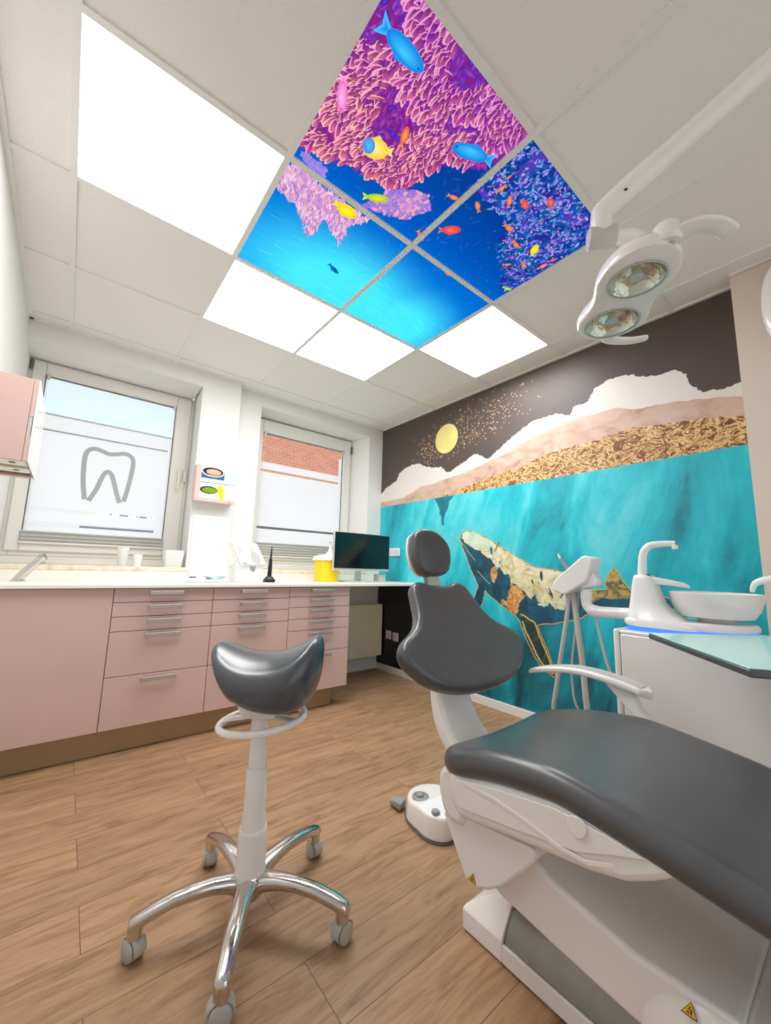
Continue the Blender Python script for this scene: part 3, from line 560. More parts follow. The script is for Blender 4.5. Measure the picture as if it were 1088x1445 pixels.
def tri(p, c):
    for R_ in tiles.values():
        x0, x1, y0, y1 = R_.b
        if max(q[0] for q in p) < x0 or min(q[0] for q in p) > x1 or max(q[1] for q in p) < y0 or min(q[1] for q in p) > y1: continue
        R_.poly(list(zip(p, c)), H + .0080 - depth[0])
def up(): depth[0] += 0.9e-6
def fan(pts, c0, cc, ce):
    n = len(pts)
    for i in range(n): tri([c0, pts[i], pts[(i + 1) % n]], [cc, ce[i] if isinstance(ce, list) else ce, ce[(i + 1) % n] if isinstance(ce, list) else ce])
    up()
def ell(cx, cy, a, b, rot, n=12):
    return [(cx + a * math.cos(t) * math.cos(rot) - b * math.sin(t) * math.sin(rot), cy + a * math.cos(t) * math.sin(rot) + b * math.sin(t) * math.cos(rot)) for t in [2 * PI * k / n for k in range(n)]]
# water gradient: bright cyan toward the window side, deep blue elsewhere
bx, by = 1.27, .56
def sea(x, y):
    d1 = math.hypot((x - 1.16) / .78, (y - .50) / .50); d2 = math.hypot((x - 1.58) / .5, (y - .52) / .46)
    k = max(0, 1 - min(d1, d2)); k = k * k * (3 - 2 * k)
    base = L3(0, 92, 196).lerp(L3(0, 146, 240), max(0, min(1, (y + .1) / .7)))
    if y < 0: base = base.lerp(L3(4, 60, 150), min(1, -y / .35))
    return base.lerp(L3(70, 232, 255), min(1, k * 1.35))
n = 40
for i in range(n):
    for j in range(n):
        x0, y0 = T + i * 2 * T / n, -T + j * 2 * T / n; x1, y1 = x0 + 2 * T / n, y0 + 2 * T / n
        q = [(x0, y0), (x1, y0), (x1, y1), (x0, y1)]; tri(q, [sea(*p) for p in q])
up()
for k in range(260):    # soft swell lines on the lit water
    x, y = rnd.uniform(T, 3 * T), rnd.uniform(.1, T); c = sea(x, y); f = rnd.uniform(.06, .30) * max(0, min(1, (c[1] - .25) * 1.7))
    L_ = rnd.uniform(.02, .09); a = math.radians(rnd.uniform(-12, 18)) + (0 if x < 1.35 else .2)
    fan(ell(x, y, L_, rnd.uniform(.0015, .006), a, 8), (x, y), c.lerp(L3(190, 250, 255), f), c)
for k in range(160):     # blue plankton haze in the shadowed water
    x, y = rnd.uniform(T, 3 * T), rnd.uniform(-T * .7, .12)
    c = sea(x, y); fan(ell(x, y, rnd.uniform(.006, .03), rnd.uniform(.003, .008), rnd.uniform(0, PI), 7), (x, y), c.lerp(L3(90, 170, 240), rnd.uniform(.05, .22)), c)
def inside(poly, x, y):
    r = False; n = len(poly)
    for i in range(n):
        a, b = poly[i], poly[(i + 1) % n]
        if (a[1] > y) != (b[1] > y) and x < (b[0] - a[0]) * (y - a[1]) / (b[1] - a[1]) + a[0]: r = not r
    return r
def lobe(x, y, L_, w_, a, body, rim, root):
    """finger of coral with a pale lit rim and a dark root"""
    up_ = ell(x, y, L_, w_, a, 12)
    fan(up_, (x, y), rim, rim.lerp(body, .25))
    ox, oy = x - math.cos(a) * L_ * .14 + math.sin(a) * w_ * .22, y - math.sin(a) * L_ * .14 - math.cos(a) * w_ * .22
    ins = ell(ox, oy, L_ * .86, w_ * .72, a, 12)
    fan(ins, (ox + math.cos(a) * L_ * .3, oy + math.sin(a) * L_ * .3), body, [body.lerp(root, .5 + .5 * -math.cos(t)) if math.cos(t) < 0 else body.lerp(root, .28) for t in [2 * PI * q / 12 for q in range(12)]])
# the big coral bank: everything on the far side of its lower edge
E_ = [tuple(p) for p in ART['coral_edge']]
bank = E_ + [(E_[-1][0] + .05, -.80), (T - .05, -.80), (T - .05, E_[0][1])]
ctr = (.95, -.35)
def bankcol(x, y):
    k = .5 + .5 * math.sin(x * 9 + 2 * math.sin(y * 7)); q = max(0, min(1, (-y - .30) / .3))
    return L3(150, 30, 120).lerp(L3(92, 24, 160), k * .7).lerp(L3(120, 30, 190), q * .7)
for i in range(44):
    for j in range(44):
        x0, y0 = T + i * T / 44, -T + j * T / 44; x1, y1 = x0 + T / 44, y0 + T / 44
        if inside(bank, (x0 + x1) / 2, (y0 + y1) / 2):
            q = [(x0, y0), (x1, y0), (x1, y1), (x0, y1)]; tri(q, [bankcol(*p) for p in q])
up()
fan(jag(bank, .012, .02, True, rnd), (.95, -.38), L3(120, 26, 140), L3(140, 40, 120))
for k in range(1500):     # darker fingers behind, filling the gaps
    x, y = rnd.uniform(T - .02, 2 * T + .02), rnd.uniform(-T - .02, .02)
    if inside(bank, x, y):
        far = max(0, min(1, (-y - .28) / .30)); g = rnd.random(); a = math.radians(78 + rnd.gauss(0, 30) - 38 * (x - .95) / .35)
        c = L3(176, 50, 140).lerp(L3(120, 40, 180), g).lerp(L3(100, 50, 210), far * .5)
        fan(ell(x, y, rnd.uniform(.014, .03), rnd.uniform(.005, .010), a, 9), (x + .004 * math.cos(a), y + .004 * math.sin(a)), c.lerp(L3(240, 130, 200), .35 * rnd.random()), c.lerp(L3(70, 12, 110), .55))
cand = []
for k in range(2600):
    x, y = rnd.uniform(T - .02, 2 * T + .02), rnd.uniform(-T - .02, .06)
    if inside(bank, x, y): cand.append((x, y))
clump = lambda x, y: math.sin(x * 19 + 1.7 * math.sin(y * 15)) + math.sin(y * 22 + 2.1 * math.sin(x * 12) + 1) + .5 * math.sin((x + y) * 31)
keep = [p for p in cand if clump(*p) > -.45 - max(0, min(.8, (p[1] + .30) * 5))][:1000]
keep.sort(key=lambda p: p[1] + p[0] * .25)
for x, y in keep:
    far = max(0, min(1, (-y - .28) / .30)); g = rnd.random()
    a = math.radians(78 + rnd.gauss(0, 24) - 38 * (x - .95) / .35)
    rim = L3(255, 206, 196).lerp(L3(255, 150, 190), g * .7).lerp(L3(216, 120, 236), far * .35)
    body = L3(226, 122, 132).lerp(L3(196, 70, 140), g).lerp(L3(150, 46, 186), far * .55)
    root = L3(128, 36, 96).lerp(L3(90, 20, 140), g)
    lobe(x, y, rnd.uniform(.016, .034), rnd.uniform(.0070, .0115), a, body, rim, root)
for k in range(150):      # violet stones and deep shade between the clumps
    x, y = rnd.uniform(T, 2 * T), rnd.uniform(-T, -.15)
    if clump(x, y) < -1.2 and inside(bank, x, y): fan(ell(x, y, rnd.uniform(.008, .022), rnd.uniform(.005, .012), rnd.uniform(0, PI), 9), (x, y), L3(90, 66, 220), L3(80, 20, 150))
def lumps(poly, cols, count, size, outline):
    fan(jag(poly, .006, .015, True, rnd), (sum(p[0] for p in poly) / len(poly), sum(p[1] for p in poly) / len(poly)), cols[0], cols[1])
    xs_, ys_ = [p[0] for p in poly], [p[1] for p in poly]; k = 0
    while k < count:
        x, y = rnd.uniform(min(xs_), max(xs_)), rnd.uniform(min(ys_), max(ys_))
        k += 1
        if not inside(poly, x, y): continue
        c = cols[rnd.randrange(len(cols))]; s_ = rnd.uniform(*size)
        fan(ell(x, y, s_ * rnd.uniform(1, 2.6), s_, rnd.uniform(0, PI), 8), (x, y), c.lerp(outline, .35), c)
lumps(ART['lump'], [L3(206, 150, 200), L3(150, 110, 210), L3(222, 160, 180), L3(120, 100, 214)], 240, (.003, .009), L3(250, 200, 210))
lumps(ART['lump2'], [L3(130, 120, 220), L3(160, 130, 220)], 40, (.004, .01), L3(190, 170, 240))
B_ = [tuple(p) for p in ART['branch']]
fan(jag(B_, .014, .014, True, rnd), (.80, .06), L3(196, 140, 200), L3(206, 156, 206))
xs_, ys_ = [p[0] for p in B_], [p[1] for p in B_]
for k in range(900):
    x, y = rnd.uniform(min(xs_), max(xs_)), rnd.uniform(min(ys_), max(ys_))
    if not inside(B_, x, y): continue
    c = [L3(226, 160, 204), L3(244, 200, 224), L3(150, 96, 190), L3(236, 176, 190)][rnd.randrange(4)]
    a = math.radians(rnd.gauss(70, 26)); fan(ell(x, y, rnd.uniform(.006, .022), rnd.uniform(.0016, .004), a, 8), (x, y), c.lerp(L3(255, 236, 244), .3), c)
R_ = [tuple(p) for p in ART['reef']]
pal = [L3(30, 90, 200), L3(20, 60, 160), L3(110, 80, 210), L3(90, 170, 230), L3(150, 110, 220), L3(40, 130, 190), L3(190, 150, 230), L3(16, 50, 120)]
xs_, ys_ = [p[0] for p in R_], [p[1] for p in R_]
for k in range(260):
    x, y = rnd.uniform(min(xs_), max(xs_)), rnd.uniform(min(ys_), max(ys_))
    if not inside(R_, x + rnd.gauss(0, .015), y + rnd.gauss(0, .015)): continue
    c = [L3(12, 60, 150), L3(20, 80, 180), L3(90, 60, 190), L3(40, 40, 150), L3(10, 90, 170)][rnd.randrange(5)]
    fan(jag(ell(x, y, rnd.uniform(.02, .05), rnd.uniform(.012, .03), rnd.uniform(0, PI), 9), .004, .01, True, rnd), (x, y), c, c.lerp(L3(8, 50, 130), .4))
for k in range(2200):
    x, y = rnd.uniform(min(xs_), max(xs_)), rnd.uniform(min(ys_), max(ys_))
    if not inside(R_, x + rnd.gauss(0, .02), y + rnd.gauss(0, .02)): continue
    c = pal[rnd.randrange(len(pal))]
    if x > 1.62 and y > -.30 and rnd.random() < .35: c = L3(130, 70, 200)
    s_ = rnd.uniform(.0015, .0065); fan(jag(ell(x, y, s_ * rnd.uniform(1, 3.2), s_, rnd.uniform(0, PI), 7), s_ * .35, .004, True, rnd), (x, y), c.lerp(L3(220, 240, 255), rnd.choice((0, 0, .12, .45))), c.lerp(L3(10, 40, 120), .25))
for k in range(420):
    x, y = rnd.uniform(min(xs_), max(xs_)), rnd.uniform(min(ys_), max(ys_))
    if not inside(R_, x, y) or math.sin(x * 37) + math.sin(y * 43 + 2 * math.sin(x * 20)) < .1: continue
    g = rnd.random(); lobe(x, y, rnd.uniform(.007, .016), rnd.uniform(.003, .006), rnd.uniform(0, PI), L3(120, 80, 210).lerp(L3(50, 120, 220), g), L3(214, 180, 246).lerp(L3(150, 220, 250), g), L3(40, 30, 130))
FC = {'blue': (L3(0, 130, 226), L3(70, 200, 255)), 'pink': (L3(236, 110, 200), L3(255, 190, 232)), 'yellowblue': (L3(250, 206, 40), L3(255, 240, 150)), 'orange': (L3(226, 96, 40), L3(255, 168, 90)), 'yellow': (L3(240, 214, 0), L3(255, 240, 60)),
      'greenyellow': (L3(150, 206, 60), L3(255, 220, 40)), 'red': (L3(232, 54, 60), L3(255, 120, 100)), 'pinkred': (L3(248, 90, 100), L3(255, 160, 160)), 'dark': (L3(0, 100, 170), L3(0, 110, 180)), 'green': (L3(120, 200, 60), L3(220, 240, 90))}
for f_ in ART['fish']:
    kind, (x0, y0), (x1, y1) = f_; a = math.atan2(y1 - y0, x1 - x0); L_ = math.hypot(x1 - x0, y1 - y0); ca, sa = math.cos(a), math.sin(a)
    col, hi = FC[kind]; fat = {'yellowblue': .36, 'yellow': .27, 'red': .24, 'pinkred': .26, 'blue': .17, 'pink': .17}.get(kind, .18) * L_
    W_ = lambda u, v: (x0 + ca * u * L_ - sa * v * L_, y0 + sa * u * L_ + ca * v * L_)
    out = L3(255, 250, 250).lerp(col, .9); fat *= .86
    fan([W_(0, .16), W_(.26, .03), W_(.26, -.03), W_(0, -.16), W_(.07, 0)], W_(.15, 0), col, hi)
    fan([W_(.34, fat / L_ * .7), W_(.5, fat / L_ * 1.35), W_(.75, fat / L_ * .9), W_(.6, 0)], W_(.55, fat / L_ * .6), hi, col)
    fan(ell(*W_(.58, 0), L_ * .415, fat * 1.05, a, 16), W_(.58, 0), col, out)
    fan(ell(*W_(.58, 0), L_ * .40, fat, a, 16), W_(.58, .04), hi, col)
    if kind == 'yellowblue': fan(ell(*W_(.80, .05), L_ * .2, fat * .8, a, 12), W_(.8, .05), L3(90, 190, 250), L3(60, 140, 220))
    if L_ > .05 and kind != 'dark': fan(ell(*W_(.90, .02), L_ * .018, L_ * .018, 0, 8), W_(.9, .02), L3(10, 20, 60), L3(10, 20, 60))
def reef_emit():
    m = bpy.data.materials.new('backlit_reef_picture'); m.use_nodes = True; nt = m.node_tree; nt.nodes.clear()
    at = N(nt, 'ShaderNodeVertexColor', layer_name='Col'); e = N(nt, 'ShaderNodeEmission'); o = N(nt, 'ShaderNodeOutputMaterial'); e.inputs['Strength'].default_value = 1.08
    nt.links.new(at.outputs['Color'], e.inputs['Color']); nt.links.new(e.outputs[0], o.inputs[0]); m.cycles.emission_sampling = 'NONE'; return m
M['reef'] = reef_emit()
labels = {(1, -1): 'backlit ceiling picture panel packed with pink finger coral and a large blue fish', (2, -1): 'backlit ceiling picture panel with a shoal of small orange fish over purple reef',
          (1, 0): 'backlit ceiling picture panel with pale pink branching coral and a yellow fish', (2, 0): 'backlit ceiling picture panel of almost empty bright blue water'}
for key, R_ in tiles.items():
    me = bpy.data.meshes.new('reef_panel'); me.from_pydata(R_.v, [], R_.f); me.materials.append(M['reef'])
    ca = me.color_attributes.new('Col', 'FLOAT_COLOR', 'POINT')
    ca.data.foreach_set('color', [q for c in R_.c for q in (c[0], c[1], c[2], 1.0)])
    # normals down, into the room
    bm = bmesh.new(); bm.from_mesh(me)
    bmesh.ops.reverse_faces(bm, faces=[f for f in bm.faces if f.normal.z > 0]); bm.to_mesh(me); bm.free()
    o = bpy.data.objects.new('reef_ceiling_panel', me); C.objects.link(o)
    tag(o, labels[key], 'ceiling picture', 'backlit reef pictures in the ceiling')
for (i, j), lb in {(0, 0): 'square white ceiling light between the left wall and the reef pictures', (1, 1): 'square white ceiling light beyond the pale pink coral picture, toward the tooth emblem window',
                   (2, 1): 'square white ceiling light at the window side of the empty blue water picture', (3, 0): 'square white ceiling light close to the whale mural wall'}.items():
    t = thing('ceiling_light', lb, 'ceiling light', ((i + .5) * T, (j + .5) * T, H), 'square ceiling lights')
    pbox('housing', M['bar'], t, i * T + .013, (i + 1) * T - .013, j * T + .013, (j + 1) * T - .013, H + .012, H + .05)
    MB().add([(i * T + .0125, j * T + .0125, H + .006), (i * T + .0125, (j + 1) * T - .0125, H + .006), ((i + 1) * T - .0125, (j + 1) * T - .0125, H + .006), ((i + 1) * T - .0125, j * T + .0125, H + .006)], [(0, 1, 2, 3)]).build('diffuser', M['panel'], t, smooth=0)

# ------------------------------------------------------------------ cabinets along the window wall
YF = 1.33
def handle(parent, xc, z, wd=.17):
    m = MB(); y = YF - .030
    m.box(xc - wd / 2, xc + wd / 2, y - .004, y + .004, z - .0105, z + .0105)
    for s in (-1, 1):
        x = xc + s * (wd / 2 - .006); m.box(x - .005, x + .005, y + .004, YF, z - .004, z + .004)
    m.build('handle', M['handle'], parent, bevel=.0015)
def unit(name, label, x0, x1, zs, hw=.17, group='pink cabinets under the worktop'):
    t = thing(name, label, 'cabinet', ((x0 + x1) / 2, 1.6, .134), group)
    pbox('carcass', M['pink'], t, x0 + .001, x1 - .001, YF + .024, 1.95, .134, .853)
    MB().box(x0 + .002, x1 - .002, YF + .020, YF + .0238, .136, .852).build('shadow_gap', M['seam'], t, smooth=0)
    g = .0017
    for a, b in zip(zs[1:], zs[:-1]):
        d = pbox('drawer' if hw else 'door', M['pink'], t, x0 + g, x1 - g, YF, YF + .0195, a + g, b - g, .0012)
        if hw: handle(d, (x0 + x1) / 2 - (.003 if x1 < 1.5 else .0), b - .024, hw)
unit('sink_cabinet', 'wide pink cabinet with one plain door and no handle, under the tap', XL, .362, [.853, .134], 0)
unit('drawer_cabinet', 'pink five drawer cabinet next to the plain pink door, behind the stool', .362, .867, [.853, .778, .702, .626, .396, .134])
unit('drawer_cabinet', 'pink drawer cabinet in the middle of the row, partly hidden by the stool seat', .867, 1.369, [.853, .779, .703, .626, .396, .134])
unit('drawer_cabinet', 'pink six drawer cabinet at the end of the row beside the radiator', 1.369, 1.867, [.853, .784, .711, .631, .553, .402, .134], .18)
tag(pbox('plinth', M['plinth'], None, XL, 1.762, 1.385, 1.94, .004, .131), 'bronze metal plinth running under the pink cabinets', 'plinth')
m = MB(); m.box(XL, 1.125, 1.30, 1.951, .855, .875); m.box(1.125, XR, 1.30, 2.041, .855, .875)
m = MB().prism([(XL, 1.30), (XR - .002, 1.30), (XR - .002, 2.061), (1.134, 2.061), (1.134, 1.972), (XL, 1.972)], 'z', .855, .875)
tag(m.build('worktop', M['worktop'], bevel=.003), 'long cream worktop over the pink cabinets and the desk opening', 'worktop')
mb = MB(); mb.box(XL, .834, 1.957, 1.973, .8755, .935); mb.box(1.136, XR - .004, 2.047, 2.063, .8755, .935)
tag(mb.build('splashback_strip', M['worktop'], smooth=0), 'low cream splashback along the back of the worktop', 'splashback')
tag(pbox('splash_panel', mat('splash_panel_white', rgb(243, 242, 238), .2), None, .853, 1.128, 1.966, 1.9745, .8755, 1.362, .002), 'smooth white splash panel on the pier between the windows', 'splash panel')
# radiator
r = thing('radiator', 'cream ribbed radiator under the desk by the corner', 'radiator', (2.3, 2.0, .14))
m = MB(); prof = []; x = 1.93; k = 0
while x < 2.672:
    prof += [(x, 1.958), (x + .017, 1.958), (x + .021, 1.965), (x + .030, 1.965)]; x += .0345
prof = prof + [(2.69, 1.958), (2.69, 1.97), (1.93, 1.97)]
m.prism(prof, 'z', .145, .640); m.build('front_panel', M['radiator'], r, smooth=0)
pbox('rear_panel', M['radiator'], r, 1.94, 2.68, 2.02, 2.028, .15, .63); pbox('top_grille', M['radiator'], r, 1.935, 2.685, 1.9705, 2.02, .632, .641, .002)
for s in (1.9335, 2.6785): pbox('side_cover', M['radiator'], r, s, s + .008, 1.9705, 2.03, .15, .631)
for s in (2.05, 2.6): pbox('bracket', M['radiator'], r, s, s + .03, 2.0285, 2.064, .25, .55)
# black panel and sockets
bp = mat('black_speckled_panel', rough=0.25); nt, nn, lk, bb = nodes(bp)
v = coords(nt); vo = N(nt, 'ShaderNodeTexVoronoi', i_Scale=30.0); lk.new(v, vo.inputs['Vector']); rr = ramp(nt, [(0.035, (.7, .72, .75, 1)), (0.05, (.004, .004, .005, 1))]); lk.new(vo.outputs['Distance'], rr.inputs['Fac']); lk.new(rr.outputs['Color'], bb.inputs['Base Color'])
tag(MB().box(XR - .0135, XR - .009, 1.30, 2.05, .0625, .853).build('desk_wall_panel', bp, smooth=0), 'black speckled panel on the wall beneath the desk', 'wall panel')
def socket(y, z, n, label, xw):
    t = thing('wall_socket', label, 'socket', (xw, y, z), 'white wall sockets')
    pbox('cover_plate', M['skirt'], t, xw - .010, xw, y - .04 * n, y + .04 * n, z - .04, z + .04, .004)
    for k in range(n):
        yc = y + (k - (n - 1) / 2) * .074
        MB().lathe([(.024, .002), (.022, -.001), (.020, -.009), (.0, -.009)], (xw - .0102, yc, z), (-1, 0, 0), 24, False).build('insert', M['greywhite'], t)
        for s in (-1, 1): MB().lathe([(.0028, 0), (.0028, .002)], (xw - .0126, yc + s * .0095, z), (-1, 0, 0), 10).build('pin_hole', M['black'], t)
socket(1.80, 1.165, 2, 'white double wall socket on the teal mural just above the desk', XR - .009)
socket(1.86, .355, 1, 'white single wall socket on the black panel, nearer the window corner', XR - .0136)
socket(1.755, .348, 1, 'white single wall socket on the black panel, nearer the dental chair', XR - .0136)

# ------------------------------------------------------------------ things on the worktop
ZT = .8752
t = thing('tap', 'slanted chrome tap over the sink end of the worktop', 'tap', (-.045, 1.72, ZT))
MB().tube([(-.052, 1.72, ZT), (-.045, 1.72, ZT + .02), (.032, 1.70, 1.0), (.040, 1.698, 1.012)], [(.028, .024), (.026, .022), (.024, .020), (.020, .016)], 20).build('body', M['chrome'], t)
MB().tube([(.03, 1.70, 1.004), (.052, 1.695, 1.014)], [.023, .021], 20).build('lever', M['chrome'], t)
MB().tube([(.025, 1.695, .97), (.06, 1.69, .975)], [.009, .008], 12).build('outlet', M['chrome'], t)
MB().lathe([(.034, 0), (.034, .006), (.028, .008)], (-.05, 1.72, ZT), n=24).build('base_ring', M['chrome'], t)
def cup(name, x, y, r0, r1, h, m, label, z=.9672):
    return tag(MB().lathe([(0, .0), (r0, .0), (r1, h), (r1 - .002, h), (r0 - .002, .003), (0, .003)], (x, y, z), n=28, close=False).build(name, m), label, 'cup')
cup('measuring_cup', .447, 2.06, .030, .036, .128, M['frosty'], 'tall milky plastic cup on the window sill')
cup('medicine_cup', .536, 2.06, .024, .030, .084, M['white'], 'short white cup on the window sill beside the clear tub')
x0, x1, y0, y1, z0, z1 = .69, .825, 1.985, 2.10, .9675, 1.09
m = MB(); m.loft([[(a, b, z0) for a, b in rrect(x0 + .012, x1 - .012, y0 + .01, y1 - .01, .012, 3)], [(a, b, z1) for a, b in rrect(x0, x1, y0, y1, .014, 3)], [(a, b, z1) for a, b in rrect(x0 + .002, x1 - .002, y0 + .002, y1 - .002, .012, 3)], [(a, b, z0 + .003) for a, b in rrect(x0 + .014, x1 - .014, y0 + .012, y1 - .012, .01, 3)]])
tag(m.build('clear_tub', M['frosty']), 'clear empty plastic tub on the window sill next to the pier', 'tub')
# wrapped pack
t = thing('wrapped_pack', 'clear wrapped pack with green and blue print lying before the white splash panel', 'pack', (.88, 1.56, ZT))
rn = random.Random(4); pts = rrect(.745, 1.02, 1.50, 1.63, .03, 4)
P = resample(pts, .012); pd = pad(P, .026, .022, lambda u, v, w: Vector((u, v, ZT + w + (.010 * math.sin(u * 40) * math.sin(v * 50) + .006 * math.sin(u * 90 + 1)) * (w / .026))), 6, 3)
pd.build('wrapper', M['frosty'], t)
pd = pad(resample(rrect(.86, 1.005, 1.515, 1.60, .02, 3), .012), .008, .004, lambda u, v, w: Vector((u, v, ZT + .030 + w + .006 * math.sin(u * 60))), 5, 2); pd.build('green_print', M['mint'], t)
pd = pad(resample(rrect(.775, .812, 1.53, 1.58, .01, 3), .01), .008, .004, lambda u, v, w: Vector((u, v, ZT + .030 + w)), 4, 2); pd.build('blue_print', M['blue'], t)
# tissue dispenser
t = thing('tissue_dispenser', 'white tissue dispenser with slanted carton lid by the splash panel', 'dispenser', (1.15, 1.62, ZT))
m = MB(); m.prism([(1.56, ZT), (1.70, ZT), (1.70, .99), (1.575, 1.02), (1.56, 1.0)], 'x', 1.062, 1.262); m.build('tray', M['frosty'], t, bevel=.008)
A = Vector((1.035, 1.575, 1.145)); Bv = Vector((1.205, 1.575, 1.150)); Cv = Vector((1.275, 1.545, 1.005)); Dv = Vector((1.095, 1.545, .995))
m = MB(); off = Vector((0.0, .13, .01)); q = [A, Bv, Cv, Dv]; m.loft([[tuple(p) for p in q], [tuple(p + off) for p in q]]); m.build('carton', M['white'], t, bevel=.002)
def onq(u, v, d=.0012):
    p = (A.lerp(Bv, u)).lerp(Dv.lerp(Cv, u), v); n = (Bv - A).cross(Dv - A).normalized(); n = -n if n.y > 0 else n; return tuple(p + n * d)
m = MB(); e = [onq(.68 + .18 * math.cos(a), .68 + (.34 if math.sin(a) < 0 else .30) * math.sin(a)) for a in [2 * PI * k / 24 for k in range(24)]]; m.add(e, [list(range(24))]); m.build('slot', M['greywhite'], t, smooth=0)
m = MB()
for k in range(3):
    u = .10 + k * .08; MB().add([onq(u, .1), onq(u + .022, .1), onq(u + .022, .50 - k * .06), onq(u, .50 - k * .06)], [(0, 1, 2, 3)]).build('printed_line', M['grey'], t, smooth=0)
for k in (0, 1): MB().add([onq(.10 + k * .09, .90), onq(.145 + k * .09, .90), onq(.135 + k * .09, .96), onq(.10 + k * .09, .96)], [(0, 1, 2, 3)]).build('printed_mark', M['black'], t, smooth=0)
m = MB(); m.add([(1.158, 1.5585, .985), (1.205, 1.5585, .985), (1.198, 1.5585, .955), (1.186, 1.5585, .948), (1.165, 1.5585, .962)], [(0, 1, 2, 3, 4)]); m.build('tissue_corner', M['grey'], t, smooth=0)
# curing pen in stand
t = thing('polishing_pen', 'black pen shaped instrument upright in its black stand', 'instrument', (1.325, 1.60, ZT))
m = MB(); m.loft([[(a, b, ZT) for a, b in rrect(1.288, 1.364, 1.565, 1.635, .012, 3)], [(a, b, ZT + .018) for a, b in rrect(1.29, 1.362, 1.567, 1.633, .012, 3)], [(a, b, ZT + .042) for a, b in rrect(1.306, 1.346, 1.58, 1.62, .01, 3)]]); m.build('stand', M['black'], t, bevel=.002)
MB().tube([(1.326, 1.60, .914), (1.327, 1.60, .96), (1.328, 1.60, 1.03), (1.329, 1.60, 1.05)], [.016, .015, .013, .010], 16).build('barrel', M['black'], t)
MB().lathe([(.018, 0), (.018, .003)], (1.329, 1.6, 1.05), n=16).build('collar', M['grey'], t)
MB().tube([(1.329, 1.60, 1.053), (1.330, 1.60, 1.09), (1.332, 1.60, 1.14)], [.008, .006, .003], 12).build('tip', M['black'], t)
# sharps container
t = thing('sharps_container', 'yellow sharps container with white lid beside the monitor', 'container', (1.90, 1.76, ZT))
m = MB(); m.loft([[(a, b, ZT) for a, b in rrect(1.822, 1.975, 1.685, 1.835, .02, 4)], [(a, b, 1.052) for a, b in rrect(1.812, 1.985, 1.675, 1.845, .022, 4)]]); m.build('bucket', M['yellow'], t, bevel=.004)
m = MB(); m.loft([[(a, b, 1.0525) for a, b in rrect(1.802, 1.992, 1.665, 1.855, .022, 4)], [(a, b, 1.082) for a, b in rrect(1.806, 1.988, 1.67, 1.85, .022, 4)], [(a, b, 1.102) for a, b in rrect(1.84, 1.96, 1.70, 1.82, .022, 4)]]); m.build('lid', M['worktop'], t, bevel=.004)
t = thing('pump_bottle', 'white pump bottle standing behind the yellow container', 'bottle', (2.04, 1.95, ZT))
MB().lathe([(0, 0), (.05, 0), (.052, .02), (.052, .20), (.046, .24), (.02, .27), (.02, .285), (0, .285)], (2.04, 1.94, ZT), n=28, close=False).build('body', M['white'], t)
MB().tube([(2.04, 1.94, 1.16), (2.04, 1.94, 1.225), (2.035, 1.935, 1.235), (2.005, 1.92, 1.232)], [.014, .010, .011, .008], 12).build('pump', M['white'], t)
# monitor
t = thing('computer_monitor', 'black computer monitor on the desk in front of the window', 'monitor', (2.19, 1.66, ZT))
mx, mw = 2.188, .30
b = pbox('housing', M['silver'], t, mx - mw, mx + mw, 1.625, 1.655, .972, 1.303, .004)
pbox('screen', M['screen'], b, mx - mw + .004, mx + mw - .004, 1.621, 1.6245, .992, 1.299, .001)
pbox('rear_cover', M['silver'], t, mx - .16, mx + .16, 1.6555, 1.685, 1.03, 1.25, .012)
pbox('neck', M['silver'], t, mx - .03, mx + .03, 1.686, 1.705, .884, 1.14, .004)
pbox('foot', M['silver'], t, mx - .15, mx + .15, 1.56, 1.78, ZT, .8835, .004)
tag(pbox('card_box', M['greywhite'], None, 2.40, 2.48, 1.66, 1.74, ZT, .945, .003), 'small grey white box behind the monitor foot', 'box')
tag(MB().tube([(2.50, 1.47, .882), (2.56, 1.45, .884), (2.60, 1.49, .882)], .0045, 10).build('cable_end', mat('violet_cable', rgb(150, 150, 205), .4)), 'short violet cable end lying on the desk near the mural', 'cable')
# glove dispenser on the pier
t = thing('mounted_glove_dispenser', 'pink and clear glove dispenser on the pier between the windows', 'dispenser', (.96, 1.93, 1.46))
X0, X1, YA_, YB_, Za, Zb = .826, 1.118, 1.885, 1.974, 1.462, 1.735
pbox('back_plate', M['pinklight'], t, X0, X1, 1.968, 1.9745, Za, Zb, .001)
pbox('side_plate', M['pinklight'], t, X0, X0 + .006, YA_, 1.9675, Za, Zb, .001)
pbox('bottom_plate', M['pinklight'], t, X0 + .0065, X1 - .0065, YA_, 1.9675, Za, Za + .008, .001)
pbox('side_plate', M['acrylic'], t, X1 - .006, X1, YA_, 1.9675, Za, Zb, .001)
m = MB(); m.box(X0, X0 + .035, YA_ - .004, YA_ - .0005, Za, Zb); m.box(X0 + .035, X1 - .02, YA_ - .004, YA_ - .0005, Za, Za + .024); m.build('front_lip', M['pinklight'], t, smooth=0)
m = MB(); m.box(X1 - .05, X1, YA_ - .004, YA_ - .0005, Za, Zb); m.build('front_plate', M['acrylic'], t, smooth=0)
for a, c in ((X0 + .012, Zb - .12), (X0 + .012, Za + .02), (X0 + .05, Za + .011), (X1 - .04, Za + .014), (X1 - .008, Za + .016), (X1 - .008, Zb - .12)):
    MB().lathe([(.005, 0), (.005, .003), (.003, .004)], (a, YA_ - .004, c), (0, -1, 0), 12).build('screw', M['silver'], t)
